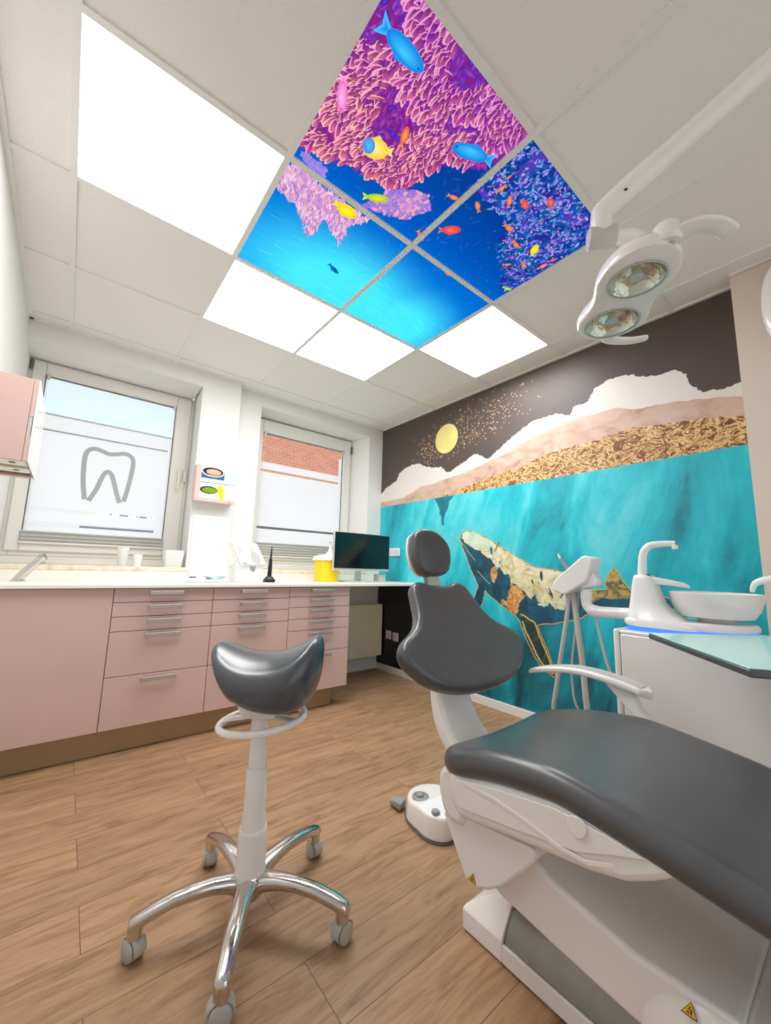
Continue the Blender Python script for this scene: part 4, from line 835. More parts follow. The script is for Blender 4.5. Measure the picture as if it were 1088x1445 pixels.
def glove_box(label, z0, z1, band, hole, corner):
    t = thing('glove_carton', label, 'carton', (.965, 1.93, z0), 'glove cartons in the dispenser')
    a0, a1, yf = X0 + .008, X1 - .012, YA_ + .006
    b = pbox('carton', M['white'] if corner else M['paleblue'], t, a0, a1, yf, 1.962, z0, z1, .001)
    c = .945 if not corner else .925; zc = (z0 + z1) / 2 + (.018 if not corner else .012); rx, rz = (.075, .032) if not corner else (.058, .026)
    if not corner:
        m = MB(); m.add([(c - .085, yf - .0006, zc + .005), (c + .085, yf - .0006, zc + .005), (c + .085, yf - .0006, zc - .055), (c - .085, yf - .0006, zc - .055)], [(0, 1, 2, 3)]); m.build('blue_band', M['blue'], t, smooth=0)
        m = MB(); m.box(a0 + .06, a1 - .005, yf - .0004, yf - .0002, zc + .006, z1 - .004); m.build('white_field', M['white'], t, smooth=0)
    else:
        m = MB(); m.add([(c + .055, yf - .0006, z1 - .02), (c + .10, yf - .0006, z1 - .01), (c + .115, yf - .0006, z0 + .004), (c + .085, yf - .0006, z0 + .004)], [(0, 1, 2, 3)]); m.build('yellow_corner', M['yellow'], t, smooth=0)
    E1 = [(c + rx * math.cos(q), yf - .0009, zc + rz * math.sin(q)) for q in [2 * PI * k / 28 for k in range(28)]]
    E2 = [(c + rx * 1.1 * math.cos(q), yf - .0008, zc + rz * 1.14 * math.sin(q) - (.004 if not corner else 0)) for q in [2 * PI * k / 28 for k in range(28)]]
    MB().add(E2, [list(range(28))]).build('opening_rim', M['white'] if not corner else M['black'], t, smooth=0)
    MB().add(E1, [list(range(28))]).build('opening', band, t, smooth=0)
    m = MB(); m.lathe([(0, .012), (.03, .009), (.055, .0)], (c + .005, yf - .001, zc - rz * .25), (0, -1, 0), 20, False)
    for i, p in enumerate(m.v): m.v[i] = Vector((p.x, p.y * .25 + (yf - .0012) * .75, zc + (p.z - zc) * .42))
    m.build('glove_tuft', hole, t)
glove_box('white and pale blue glove carton with tan gloves, upper of the two in the dispenser', 1.610, 1.745, M['black'], M['tan'], False)
glove_box('white and yellow glove carton with lime gloves, lower of the two in the dispenser', 1.4715, 1.606, M['black'], M['lime'], True)
# pink dispenser cabinet on the left wall
t = thing('towel_dispenser', 'pink sided dispenser cabinet with white front on the left wall', 'cabinet', (-.12, 1.27, 1.41))
x0, x1, y0, y1, z0, z1 = XL + .0008, -.030, 1.03, 1.52, 1.412, 1.783
pbox('side_panel', M['pink'], t, x0, x1 - .022, y0, y0 + .016, z0, z1, .001); pbox('side_panel', M['pink'], t, x0, x1 - .022, y1 - .016, y1, z0, z1, .001)
pbox('top_panel', M['pink'], t, x0, x1 - .022, y0 + .0165, y1 - .0165, z1 - .016, z1)
pbox('back_panel', M['pink'], t, x0, x0 + .01, y0 + .0165, y1 - .0165, z0 + .02, z1 - .017)
m = MB(); m.box(x1 - .0205, x1 - .006, y0, y0 + .016, z0, z0 + .115); m.box(x1 - .0205, x1 - .006, y0, y0 + .016, z0 + .20, z1); m.build('edge_strip', M['pink'], t, bevel=.001)
pbox('finger_slot', M['greywhite'], t, x1 - .0200, x1 - .008, y0 + .001, y0 + .016, z0 + .1155, z0 + .1995)
pbox('front_panel', M['white'], t, x1 - .0055, x1, y0, y1, z0 - .002, z1, .002)
for k in range(2):
    yb = y0 + .05 + k * .19
    b = pbox('outlet_bar', M['worktop'], t, x0 + .012, x1 - .012, yb, yb + .12, z0 + .006, z0 + .026, .003)
    MB().lathe([(.012, 0), (.012, .002)], (x1 - .06, yb + .05, z0 + .0058), (0, 0, -1), 16).build('slot', M['black'], b)
pbox('bottom_edge', M['pinklight'], t, x0, x1 - .0065, y1 - .05, y1 - .017, z0, z0 + .012)

# ------------------------------------------------------------------ saddle stool
SX, SY = .660, -.006
t = thing('saddle_stool', 'dark grey saddle stool on a five arm chrome base with castors', 'stool', (SX, SY, 0))
feet = [(.389, .049), (.519, -.232), (.835, -.229), (.928, .095), (.632, .266)]
hub = MB().lathe([(.0, .062), (.040, .062), (.050, .075), (.050, .112), (.043, .122), (0, .122)], (SX, SY, 0), n=32, close=False).build('hub', M['chrome'], t)
for fx, fy in feet:
    d = Vector((fx - SX, fy - SY, 0)); L_ = d.length; d.normalize(); s = Vector((-d.y, d.x, 0)); rings = []
    for u, z, w_, h_ in ((.030, .094, .027, .026), (.06, .104, .023, .021), (.10, .110, .0205, .018), (.15, .111, .019, .0165), (.20, .106, .018, .016), (L_ - .03, .093, .0175, .0165), (L_ - .005, .084, .017, .0165), (L_ + .010, .079, .0155, .016), (L_ + .018, .076, .012, .013)):
        c = Vector((SX, SY, z)) + d * u; rings.append([c + s * (1.13 * w_ * math.copysign(abs(math.cos(q)) ** .75, math.cos(q))) + Vector((0, 0, h_ * math.copysign(abs(math.sin(q)) ** .85, math.sin(q)))) for q in [2 * PI * k / 24 for k in range(24)]])
    arm = MB().loft(rings).build('leg', M['chrome'], t, smooth=60)
    MB().lathe([(.0185, 0), (.0185, .032), (.015, .034)], (fx, fy, .050), n=20).build('socket', M['chrome'], arm)
    ang = math.atan2(-d.y, -d.x) + {0: .5, 1: .25, 2: -.4, 3: -.3, 4: 1.2}[feet.index((fx, fy))]
    ax = Vector((math.cos(ang), math.sin(ang), 0)); c = Vector((fx, fy, .0255)); tr = Vector((-ax.y, ax.x, 0))
    cs = MB().lathe([(.0, -.013), (.020, -.013), (.0255, -.010), (.0255, .010), (.020, .013), (0, .013)], c, ax, 28, False)
    w0 = cs.build('castor', M['castor'], t)
    for sg in (-1, 1): MB().lathe([(0, .024), (.018, .023), (.0235, .0195), (.0245, .0145), (.0225, .0140), (0, .0140)], c, ax * sg, 28, False).build('wheel', M['castor'], w0)
    hd = MB(); rr_ = []
    for q in range(13):
        a = PI * q / 12 * 1.05 - .05; p = c + tr * (.031 * math.cos(a)) + Vector((0, 0, .031 * math.sin(a) * .92)); rr_.append([p + ax * k for k in (-.0135, .0135)] + [c + (p - c) * .90 + ax * k for k in (.0135, -.0135)])
    hd.loft(rr_); hd.build('fork_hood', M['castor'], w0)
    MB().lathe([(.011, 0), (.011, .012)], (fx, fy, .044), n=16).build('stem', M['grey'], w0)
MB().lathe([(0, .112), (.0425, .112), (.0405, .225), (.0385, .236), (.037, .238), (.0355, .235), (0, .235)], (SX, SY, 0), n=36, close=False).build('lower_sleeve', M['white'], t)
MB().lathe([(.0345, .22), (.0345, .262), (.0335, .267), (.032, .265), (.0315, .22)], (SX, SY, 0), n=36, close=False).build('middle_sleeve', M['white'], t)
MB().lathe([(.0325, .24), (.0292, .395), (.0280, .398), (.0280, .24)], (SX, SY, 0), n=36, close=False).build('upper_sleeve', M['white'], t)
MB().lathe([(.0268, .38), (.0258, .545), (0, .545)], (SX, SY, 0), n=32, close=False).build('column', M['white'], t)
A_ = Vector((.778, -.627, 0)).normalized(); A_ = Matrix.Rotation(math.radians(0), 3, 'Z') @ A_; B_2 = Vector((-A_.y, A_.x, 0)); B_2 = -B_2 if B_2.dot(Vector((-.6, -.78, 0))) < 0 else B_2   # B_2 toward the viewer's side of the room
def SP(a, b, z): return Vector((SX, SY, z)) + A_ * a + B_2 * b
# lever ring
pts = [SP(.008 + .124 * math.cos(q) + 0, .118 * math.sin(q) + .004, .532 + .014 * math.cos(q)) for q in [2 * PI * k / 40 for k in range(41)]]
rg = MB(); rg.tube(pts, .0105, 14, cap=False); rg.build('lever_ring', M['white'], t)
for a in (-.09, .09): MB().tube([SP(0.01, 0, .545), SP(.008 + a * 1.25, .02, .534)], [(.018, .006), (.022, .005)], 12, up=(0, 0, 1)).build('ring_arm', M['white'], t)
m = MB(); m.loft([[SP(a, b, .545) for a, b in rrect(-.045, .05, -.045, .045, .012, 3)], [SP(a, b, .585) for a, b in rrect(-.06, .075, -.055, .055, .012, 3)], [SP(a, b, .60) for a, b in rrect(-.06, .075, -.055, .055, .012, 3)]]); m.build('tilt_bracket', M['white'], t, bevel=.003)
MB().tube([SP(-.06, -.02, .585), SP(-.125, -.03, .605)], [.006, .009], 10).build('tilt_lever', M['white'], t)
out = []
for k in range(72):
    q = 2 * PI * k / 72; c_, s_ = math.cos(q), math.sin(q)
    a = math.copysign(abs(c_) ** (.65 if c_ > 0 else .8), c_) * (.186 if c_ > 0 else .158); b = math.copysign(abs(s_) ** .85, s_) * (.150 + .010 * c_)
    out.append((a, b))
def saddle(u, v, w):
    f = w / .085
    rise = (.056 if u > 0 else .045) * (abs(u) / .16) ** 2.2
    droop = -.055 * (abs(v) / .15) ** 2
    base_top = .727 + rise + droop
    bot = lerp_table([(-.16, .690), (-.12, .640), (-.08, .603), (-.03, .584), (.03, .573), (.08, .570), (.12, .574), (.16, .588), (.19, .610)], u) + .042 * (v / .15) ** 2 + droop * .45
    k = 1 - (.06 if u > 0 else .12) * (1 - f)
    return SP(u * k, v * k, bot + (base_top - bot) * f)
pad(out, .085, .034, saddle, 12, 7).build('seat', M['leather2'], t, smooth=60, sub=1)

# ------------------------------------------------------------------ dental chair
t = thing('dental_chair', 'grey upholstered dental treatment chair with white base and far armrest', 'dental chair', (1.285, -.75, 0))
CX = 1.285
ZP = [(-1.6, .37), (-1.45, .42), (-1.2, .497), (-1.05, .533), (-.96, .549), (-.87, .562), (-.77, .573), (-.70, .568), (-.60, .553), (-.50, .527), (-.44, .506), (-.40, .490), (-.38, .482)]
_zc = catmull([(a, b, 0) for a, b in ZP], 6); ZS = sorted((p.x, p.y) for p in _zc)
out = rrect(CX - .285, CX + .285, -1.55, -.405, .085, 8)
# foot end narrows
out = [(CX + (x - CX) * (1 - .30 * max(0, (-1.0 - y) / .55) ** 1.3), y) for x, y in resample(out, .025)]
def seatf(u, v, w):
    z = lerp_table(ZS, v); e = abs(u - CX) / .285
    back = max(0, (v + .52) / .12)
    return Vector((u, v + .012 * w / .07, z - .072 + w - (.010 * (1 - e * e)) * (w / .072) + .012 * back * back * e * e * (w / .072)))
pad(out, .072, .034, seatf, 14, 7).build('seat', M['leather'], t, smooth=60)
# shell below the seat
body = [(-.448, .462), (-.452, .42), (-.462, .385), (-.480, .364), (-.50, .362), (-.66, .390), (-.82, .414), (-.885, .432), (-.93, .458), (-.985, .497), (-.90, .505), (-.75, .512), (-.60, .488), (-.50, .462)]
sh = MB().prism(body, 'x', CX - .275, CX + .275).build('seat_shell', M['white'], t, bevel=.014, seg=3)
for sx in (-1, 1):
    xa = CX + sx * .276
    pan = [(-.478, .449), (-.482, .40), (-.495, .388), (-.66, .415), (-.80, .442), (-.86, .468), (-.92, .492), (-.86, .500), (-.75, .502), (-.60, .478), (-.50, .455)]
    MB().prism(pan, 'x', min(xa, xa + sx * .004), max(xa, xa + sx * .004)).build('side_cover', M['white'], sh, bevel=.002)
    st = [(-.51, .448), (-.60, .450), (-.68, .442), (-.76, .428), (-.82, .430), (-.87, .452), (-.862, .457), (-.815, .438), (-.76, .437), (-.68, .451), (-.60, .459), (-.51, .457)]
    MB().prism(st, 'x', min(xa + sx * .0042, xa + sx * .0058), max(xa + sx * .0042, xa + sx * .0058)).build('swage', M['white'], sh, bevel=.0012)
    ov = [(-.801 + .020 * math.cos(q), .496 + (.026 if math.sin(q) < 0 else .014) * math.sin(q)) for q in [2 * PI * k / 28 for k in range(28)]]
    MB().prism(ov, 'x', min(xa + sx * .004, xa + sx * .009), max(xa + sx * .004, xa + sx * .009)).build('release_button', M['white'], sh, bevel=.002)
# rear hinge housing and stalk
hs = [(-.455, .468), (-.418, .458), (-.398, .43), (-.400, .385), (-.415, .345), (-.44, .325), (-.49, .33), (-.50, .40), (-.485, .462)]
MB().prism(hs, 'x', CX - .262, CX + .262).build('hinge_housing', M['white'], t, bevel=.022, seg=4)
fr = [(-.43, .40), (-.36, .415), (-.305, .445), (-.268, .49), (-.244, .54), (-.234, .60), (-.226, .68), (-.200, .78)]
bk = [(-.43, .345), (-.34, .365), (-.265, .40), (-.215, .455), (-.190, .52), (-.178, .60), (-.160, .70), (-.140, .80)]
F_ = catmull([(a, b, 0) for a, b in fr], 5); K_ = catmull([(a, b, 0) for a, b in bk], 5); rings = []
for i, (a, b) in enumerate(zip(F_, K_)):
    hw = .098 - .012 * min(1, i / 20) + (.01 if i < 4 else 0); c = .016
    rings.append([Vector(p) for p in ((CX - hw + c, a.x, a.y), (CX + hw - c, a.x, a.y), (CX + hw, a.x * .8 + b.x * .2, a.y * .8 + b.y * .2), (CX + hw, b.x * .8 + a.x * .2, b.y * .8 + a.y * .2), (CX + hw - c, b.x, b.y), (CX - hw + c, b.x, b.y), (CX - hw, b.x * .8 + a.x * .2, b.y * .8 + a.y * .2), (CX - hw, a.x * .8 + b.x * .2, a.y * .8 + b.y * .2))])
MB().loft(rings).build('backrest_stalk', M['white'], t, smooth=50, bevel=.004)
# backrest
half = [(0, .945), (.05, .948), (.09, .958), (.122, .957), (.148, .938), (.160, .905), (.170, .875), (.184, .845), (.206, .820), (.24, .800), (.278, .783), (.305, .762), (.313, .738), (.304, .712), (.282, .689), (.25, .664), (.20, .642), (.14, .628), (.07, .620), (0, .618)]
hp = catmull([(a, (b - .75) * 1.2207, 0) for a, b in half], 4); cy_ = 0
outl = [(p.x, p.y - cy_) for p in hp] + [(-p.x, p.y - cy_) for p in hp[::-1][1:-1]]
def backf(u, v, w):
    z = .75 + v / 1.2207; y = -.30 + (z - .75) * .70
    dish = .014 * (1 - min(1, abs(u) / .33) ** 2)
    n = Vector((0, .819, -.5735))
    p = Vector((CX + .008 + u, y, z)) + n * (.066 - w)
    return p + n * dish * (w / .066) * .5
pad(resample(outl, .012), .066, .026, backf, 12, 6).build('backrest', M['leather'], t, smooth=60)
def rimf(u, v, w): return backf(u * 1.0, v, 0) + Vector((0, .819, -.5735)) * (.012 - w)
pad(resample([(a * .90, b * .88) for a, b in outl], .012), .014, .004, rimf, 4, 3).build('backrest_shell', M['white'], t, smooth=60)
# headrest
hh = [(-.086, .064), (-.064, .085), (-.034, .096), (.014, .092), (.054, .072), (.088, .034), (.094, -.014), (.078, -.064), (.044, -.088), (-.014, -.094), (-.062, -.084), (-.088, -.046), (-.097, .010)]
ho = resample([(p.x, p.y) for p in catmull([(a, b, 0) for a, b in hh], 6, True)], .008)
def headf(u, v, w):
    n = Vector((.06, .98, -.17)).normalized(); ux = Vector((.998, -.06, 0)); uz = n.cross(ux) * -1
    if uz.z < 0: uz = -uz
    d = .008 * (1 - min(1, (u * u + v * v) / .0081))
    return Vector((CX - .004, -.135, 1.064)) + ux * u + uz * v + n * (.060 - w) - n * d * (w / .06)
hr = pad(ho, .056, .020, lambda u, v, w: headf(u, v, w + .004), 8, 6).build('headrest', M['leather'], t, smooth=60)
def headb(u, v, w): return headf(u * .96, v * .96, 0) + Vector((.06, .98, -.17)).normalized() * (.012 - w)
pad(ho, .014, .004, headb, 4, 3).build('headrest_shell', M['white'], hr, smooth=60)
MB().obox((CX - .004, -.098, .975), .05, .016, .14, Matrix.Rotation(math.radians(-16), 3, 'X')).build('headrest_bracket', M['steel'], t, bevel=.004)
MB().obox((CX - .004, -.128, .945), .055, .02, .05, Matrix.Rotation(math.radians(-16), 3, 'X')).build('bracket_clamp', M['greywhite'], t, bevel=.004)
# far armrest
ar = catmull([(1.632, -.325, .606), (1.632, -.36, .621), (1.632, -.44, .640), (1.632, -.53, .650), (1.632, -.62, .645), (1.632, -.70, .632), (1.632, -.745, .618)], 5)
rings = []
for i, p in enumerate(ar):
    q = i / (len(ar) - 1); w_ = .043 * min(1, .35 + q * 5) * (1 if q < .9 else max(.25, (1 - q) / .1)); h_ = .0095 * min(1, .5 + q * 4) + .003 * q
    rings.append([p + Vector((w_ * math.copysign(abs(math.cos(a)) ** .35, math.cos(a)), 0, h_ * math.copysign(abs(math.sin(a)) ** .45, math.sin(a)))) for a in [2 * PI * k / 20 for k in range(20)]])
a_ = MB().loft(rings).build('armrest', M['white'], t, smooth=50)
ins = []
for i, p in enumerate(ar[7:-3]):
    q = i / (len(ar) - 11); wv = .026 * min(1, .2 + 3 * q)
    ins.append([p + Vector((sx * wv, 0, zz + .0030 * q)) for sx, zz in ((-1, .0085), (1, .0085), (1, .0114), (-1, .0114))])
MB().loft(ins).build('armrest_inlay', M['greywhite'], a_, smooth=30)
m = MB(); m.loft([[(1.612, -.60, .640), (1.652, -.60, .640), (1.652, -.69, .628), (1.612, -.69, .628)], [(1.61, -.665, .575), (1.648, -.665, .575), (1.648, -.715, .568), (1.61, -.715, .568)], [(1.585, -.745, .515), (1.63, -.745, .515), (1.63, -.80, .508), (1.585, -.80, .508)], [(1.54, -.80, .44), (1.60, -.80, .44), (1.60, -.87, .44), (1.54, -.87, .44)]])
m.build('armrest_support', M['white'], t, bevel=.006)
# knuckle cover with warning sign
kn = [(-.410, .330), (-.422, .345), (-.46, .352), (-.678, .378), (-.690, .370), (-.685, .352), (-.655, .315), (-.60, .255), (-.56, .224), (-.53, .211), (-.50, .207), (-.482, .214), (-.47, .235)]
k_ = MB().prism(kn, 'x', 1.034, 1.54).build('knuckle_cover', M['white'], t, bevel=.014, seg=3)
def warn(parent, o, du, dv, n, s):
    o, du, dv, n = Vector(o), Vector(du).normalized(), Vector(dv).normalized(), Vector(n).normalized()
    tr_ = lambda k, e: [tuple(o + n * e + du * (k * s * a) + dv * (k * s * b)) for a, b in ((-.5, -.4), (.5, -.4), (0, .47))]
    w0 = MB().add(tr_(1.0, .0006), [(0, 1, 2)]).build('warning_label', M['label_black'], parent, smooth=0)
    m = MB(); m.add(tr_(.84, .0010), [(0, 1, 2)]); m.build('label_field', M['label_yellow'], w0, smooth=0)
    m = MB()
    for a, b, c, d in ((-.16, -.02, -.26, -.14), (.04, .14, -.26, .0), (-.12, .06, -.06, .02), (-.06, .02, .06, .16)): m.add([tuple(o + n * .0013 + du * s * x + dv * s * y) for x, y in ((a, c), (b, c), (b, d), (a, d))], [(0, 1, 2, 3)])
    m.build('label_mark', M['label_black'], w0, smooth=0)
warn(k_, (1.0338, -.512, .226), (0, -1, 0), (0, -.25, 1), (-1, 0, 0), .026)
# wide lifting arm
arm = [(-.46, .23), (-.56, .188), (-.70, .168), (-.85, .152), (-1.02, .140), (-1.02, .272), (-.86, .268), (-.70, .298), (-.62, .335), (-.50, .335)]
MB().prism(arm, 'x', 1.085, 1.50).build('lifting_arm', M['white'], t, bevel=.010, seg=3)
MB().prism([(-1.012, .06), (-1.42, .06), (-1.42, .24), (-1.30, .265), (-1.012, .265)], 'x', 1.10, 1.48).build('lift_housing', M['white'], t, bevel=.016, seg=3)
cp = MB(); rr_ = []
for k in range(7):
    q = PI / 2 * k / 6; r_ = .110 * math.cos(q) + .004; xo = 1.088 - .034 * math.sin(q)
    rr_.append([(xo, -.985 + r_ * math.cos(a) * 1.05, .152 + r_ * math.sin(a)) for a in [2 * PI * j / 40 for j in range(40)]])
c_ = cp.loft(rr_).build('pivot_cover', M['white'], t, smooth=50)
warn(c_, (1.0685, -.953, .2545), (0, -1, 0), (.80, 0, .60), (-.60, 0, .80), .024)
# floor base with steel tread plate
prof = [(1.125, .004), (1.125, .050), (1.150, .085), (1.180, .112), (1.40, .112), (1.43, .085), (1.455, .050), (1.455, .004)]
m = MB(); rings = []
for y, k in ((-.402, 0.0), (-.408, .12), (-.425, .34), (-.455, .68), (-.478, .92), (-.50, 1.0), (-.53, 1.0)):
    rings.append([(x, y, z) for x, z in [(1.125, .004), (1.125, .052), (1.128 + .012 * k, .054 + .018 * k), (1.132 + .045 * k, .055 + .062 * k), (1.448 - .045 * k, .055 + .062 * k), (1.452 - .012 * k, .054 + .018 * k), (1.455, .052), (1.455, .004)]])
m.loft(rings); m.build('base_end_cap', M['white'], t, smooth=40, bevel=.002)
p2 = [(1.125, .004), (1.125, .046), (1.133, .046), (1.133, .036), (1.447, .036), (1.447, .046), (1.455, .046), (1.455, .004)]
b_ = MB().prism(p2, 'y', -1.50, -.5305).build('base', M['white'], t, bevel=.002)
MB().prism([(1.1335, .0365), (1.1335, .044), (1.150, .074), (1.177, .104), (1.403, .104), (1.43, .074), (1.4465, .044), (1.4465, .0365)], 'y', -1.49, -.5308).build('tread_plate', M['steel'], b_, smooth=20)

# ------------------------------------------------------------------ foot control
t = thing('foot_control', 'white foot control with grey knobs on the floor behind the dental chair', 'foot control', (1.40, -.01, 0))
fo = [(1.318, .05), (1.300, -.03), (1.298, -.085), (1.325, -.135), (1.375, -.150), (1.435, -.125), (1.50, -.04), (1.505, .06), (1.46, .12), (1.385, .118)]
ft = resample([(p.x, p.y) for p in catmull([(a, b, 0) for a, b in fo], 5, True)], .012)
def ff(u, v, w): k = w / .082; return Vector((u + (.012 * k), v - .0 * k, .004 + w * (1 - .28 * max(0, (v + .02) / .14))))
pad(ft, .082, .012, ff, 5, 4).build('body', M['white'], t, smooth=50)
pad([(1.41 + (a - 1.41) * 1.02, b * 1.02) for a, b in ft], .006, .002, lambda u, v, w: Vector((u, v, w)), 3, 2).build('rubber_base', M['gasket'], t)
MB().loft([[(1.325, .095, .008), (1.375, .115, .008), (1.36, .175, .008), (1.325, .165, .008)], [(1.325, .095, .040), (1.375, .115, .040), (1.36, .175, .028), (1.325, .165, .028)]]).build('pedal', M['grey'], t, bevel=.006)
MB().lathe([(.034, 0), (.034, .007), (.030, .009), (.024, .009), (.022, .004)], (1.372, .025, .078), n=32).build('dial_ring', M['grey'], t)
for kx, ky, kz in ((1.372, .030, .076), (1.335, -.095, .083), (1.43, -.06, .084)): MB().lathe([(.016, 0), (.016, .010), (.013, .014), (0, .0145)], (kx, ky, kz), n=24, close=False).build('knob', M['grey'], t)

# ------------------------------------------------------------------ cuspidor unit
t = thing('cuspidor_unit', 'white dental water unit with spittoon bowl and instrument holder', 'dental unit', (1.97, -.9, 0))
UX0, UX1, UY0, UY1, UZ = 1.832, 2.105, -1.28, -.560, .783
m = MB(); m.box(UX0, UX1, UY0, UY1 - .022, .06, UZ - .012); cab = m.build('cabinet', M['white'], t, bevel=.006)
pbox('end_panel', M['white'], t, UX0 - .004, UX1 + .002, UY1 - .0205, UY1, .05, UZ + .004, .008, 3)
pbox('top_plate', M['white'], t, UX0 + .002, UX1, UY0, UY1 - .0212, UZ - .0115, UZ, .003)
pbox('top_lip', M['white'], t, UX1 - .008, UX1 + .004, UY0, UY1 - .0212, UZ + .0005, UZ + .012, .003)
pbox('foot', M['greywhite'], t, UX0 + .03, UX1 - .02, UY0 + .04, UY1 - .05, 0, .06, .004)
pbox('side_boss', M['white'], t, UX0 + .05, UX0 + .13, UY1 + .0005, UY1 + .012, .64, .70, .005)
# tower: lofted from a wide foot up to a narrow head
TX = 1.965
rings = []
for z, yl, yr, wx in ((.800, -.580, -.815, .085), (.812, -.579, -.812, .087), (.830, -.580, -.770, .080), (.855, -.583, -.728, .066), (.89, -.588, -.700, .056), (.945, -.596, -.684, .049), (.978, -.602, -.674, .046), (.992, -.606, -.668, .043), (.996, -.612, -.660, .038)):
    cy = (yl + yr) / 2; hy = (yl - yr) / 2
    rings.append([(TX + wx * math.copysign(abs(math.cos(a)) ** .55, math.cos(a)), cy + hy * math.copysign(abs(math.sin(a)) ** .55, math.sin(a)), z) for a in [2 * PI * k / 40 for k in range(40)]])
MB().loft(rings).build('tower', M['white'], t, smooth=50)
# boat shaped foot carrying the bowl
BXC, BYC = 2.05, -.835
foot = [(1.885, -.60), (1.925, -.573), (2.00, -.575), (2.06, -.63), (2.13, -.72), (2.165, -.82), (2.14, -.915), (2.06, -.955), (1.98, -.93), (1.93, -.86), (1.895, -.74)]
fp = resample([(p.x, p.y) for p in catmull([(a, b, 0) for a, b in foot], 6, True)], .012)
pad(fp, .030, .014, lambda u, v, w: Vector((u, v, .7995 + w)), 4, 5).build('bowl_foot', M['white'], t, smooth=50)
led = MB(); pad_l = pad([(BXC - .05 + (a - BXC + .05) * .96, -.76 + (b + .76) * .96) for a, b in fp], .0145, .003, lambda u, v, w: Vector((u, v, UZ + .0008 + w)), 3, 3); pad_l.build('light_ring', M['led'], t, smooth=50)
MB().lathe([(.0, .830), (.055, .830), (.055, .842), (.0, .842)], (BXC, BYC, 0), n=36, close=False).build('bowl_collar', M['white'], t)
MB().lathe([(.0, .8425), (.085, .8425), (.108, .848), (.126, .875), (.136, .905), (.141, .934), (.138, .936), (.132, .906), (.120, .876), (.10, .856), (.03, .850), (0, .850)], (BXC, BYC, 0), n=56, close=False).build('bowl', mat('glazed_bowl', rgb(236, 233, 230), .1, coat=.5), t)
# flushing spout over the bowl
sp = catmull([(TX, -.630, .985), (TX, -.632, 1.03), (TX, -.640, 1.085), (TX + .003, -.662, 1.112), (TX + .008, -.70, 1.119), (TX + .014, -.745, 1.119)], 6)
MB().tube(sp, [(.017 - .006 * i / len(sp), .017 - .008 * i / len(sp)) for i in range(len(sp))], 16, up=(1, 0, 0)).build('filling_spout', M['white'], t)
pbox('spout_tip', M['white'], t, TX + .002, TX + .028, -.752, -.735, 1.097, 1.1145, .004)
m = MB(); m.loft([[(TX - .022, -.665, z) for z in (.962, .99)] + [(TX + .022, -.665, z) for z in (.99, .962)], [(TX - .02, -.73, z) for z in (.957, .978)] + [(TX + .024, -.73, z) for z in (.978, .957)], [(TX - .012, -.768, z) for z in (.952, .968)] + [(TX + .022, -.768, z) for z in (.968, .952)], [(TX - .002, -.782, .950), (TX - .002, -.782, .960), (TX + .014, -.782, .960), (TX + .014, -.782, .950)]])
m.build('rinse_spout', M['white'], t, bevel=.003)
pbox('sensor_window', M['black'], t, TX - .034, TX - .006, -.664, -.650, .985, .9985, .003)
# instrument holder arm
AX = 1.95
el = catmull([(AX, -.585, .838), (AX, -.52, .836), (AX, -.465, .835), (AX, -.432, .840), (AX, -.414, .858), (AX, -.410, .89), (AX, -.412, .93)], 6)
MB().tube(el, [.023] * 14 + [.025] * 6 + [.022] * (len(el) - 20), 20).build('holder_arm', M['white'], t)
MB().lathe([(.0235, 0), (.0245, .004), (.0245, .028), (.0235, .032)], (AX, -.411, .884), n=28).build('arm_joint', M['white'], t)
hp = [(-.274, .918), (-.283, .952), (-.300, .972), (-.418, 1.070), (-.436, 1.073), (-.462, 1.060), (-.452, 1.02), (-.438, .975), (-.425, .955), (-.34, .902), (-.325, .898)]
hd = MB().prism(hp, 'x', AX - .045, AX + .055).build('instrument_holder', M['white'], t, bevel=.006)
MB().prism([(-.455, 1.0), (-.474, .965), (-.468, .945), (-.435, .935), (-.405, .93), (-.39, .945)], 'x', AX - .03, AX + .035).build('holder_bracket', M['white'], t, bevel=.005)
def hose(pts, r, m=M['hose']): MB().tube(catmull(pts, 8), r, 12).build('hose', m, t)
hose([(AX, -.325, .915), (AX, -.328, .86), (AX, -.318, .79), (AX, -.300, .70), (AX, -.262, .50), (AX + .01, -.236, .366), (AX + .03, -.25, .20), (AX + .06, -.34, .13), (AX + .08, -.48, .16), (AX + .08, -.556, .20)], .0095)
hose([(AX + .01, -.345, .915), (AX + .01, -.352, .86), (AX + .01, -.363, .75), (AX + .01, -.375, .62), (AX + .01, -.387, .423), (AX + .02, -.40, .25), (AX + .04, -.45, .18), (AX + .06, -.556, .24)], .0125)
hose([(AX + .03, -.36, .915), (AX + .03, -.355, .83), (AX + .03, -.335, .70), (AX + .03, -.318, .58), (AX + .03, -.318, .50), (AX + .03, -.335, .41), (AX + .05, -.42, .30), (AX + .06, -.556, .32)], .0048)
hose([(AX + .02, -.435, .818), (AX + .02, -.45, .74), (AX + .02, -.475, .62), (AX + .03, -.51, .52), (AX + .05, -.556, .46)], .0055)
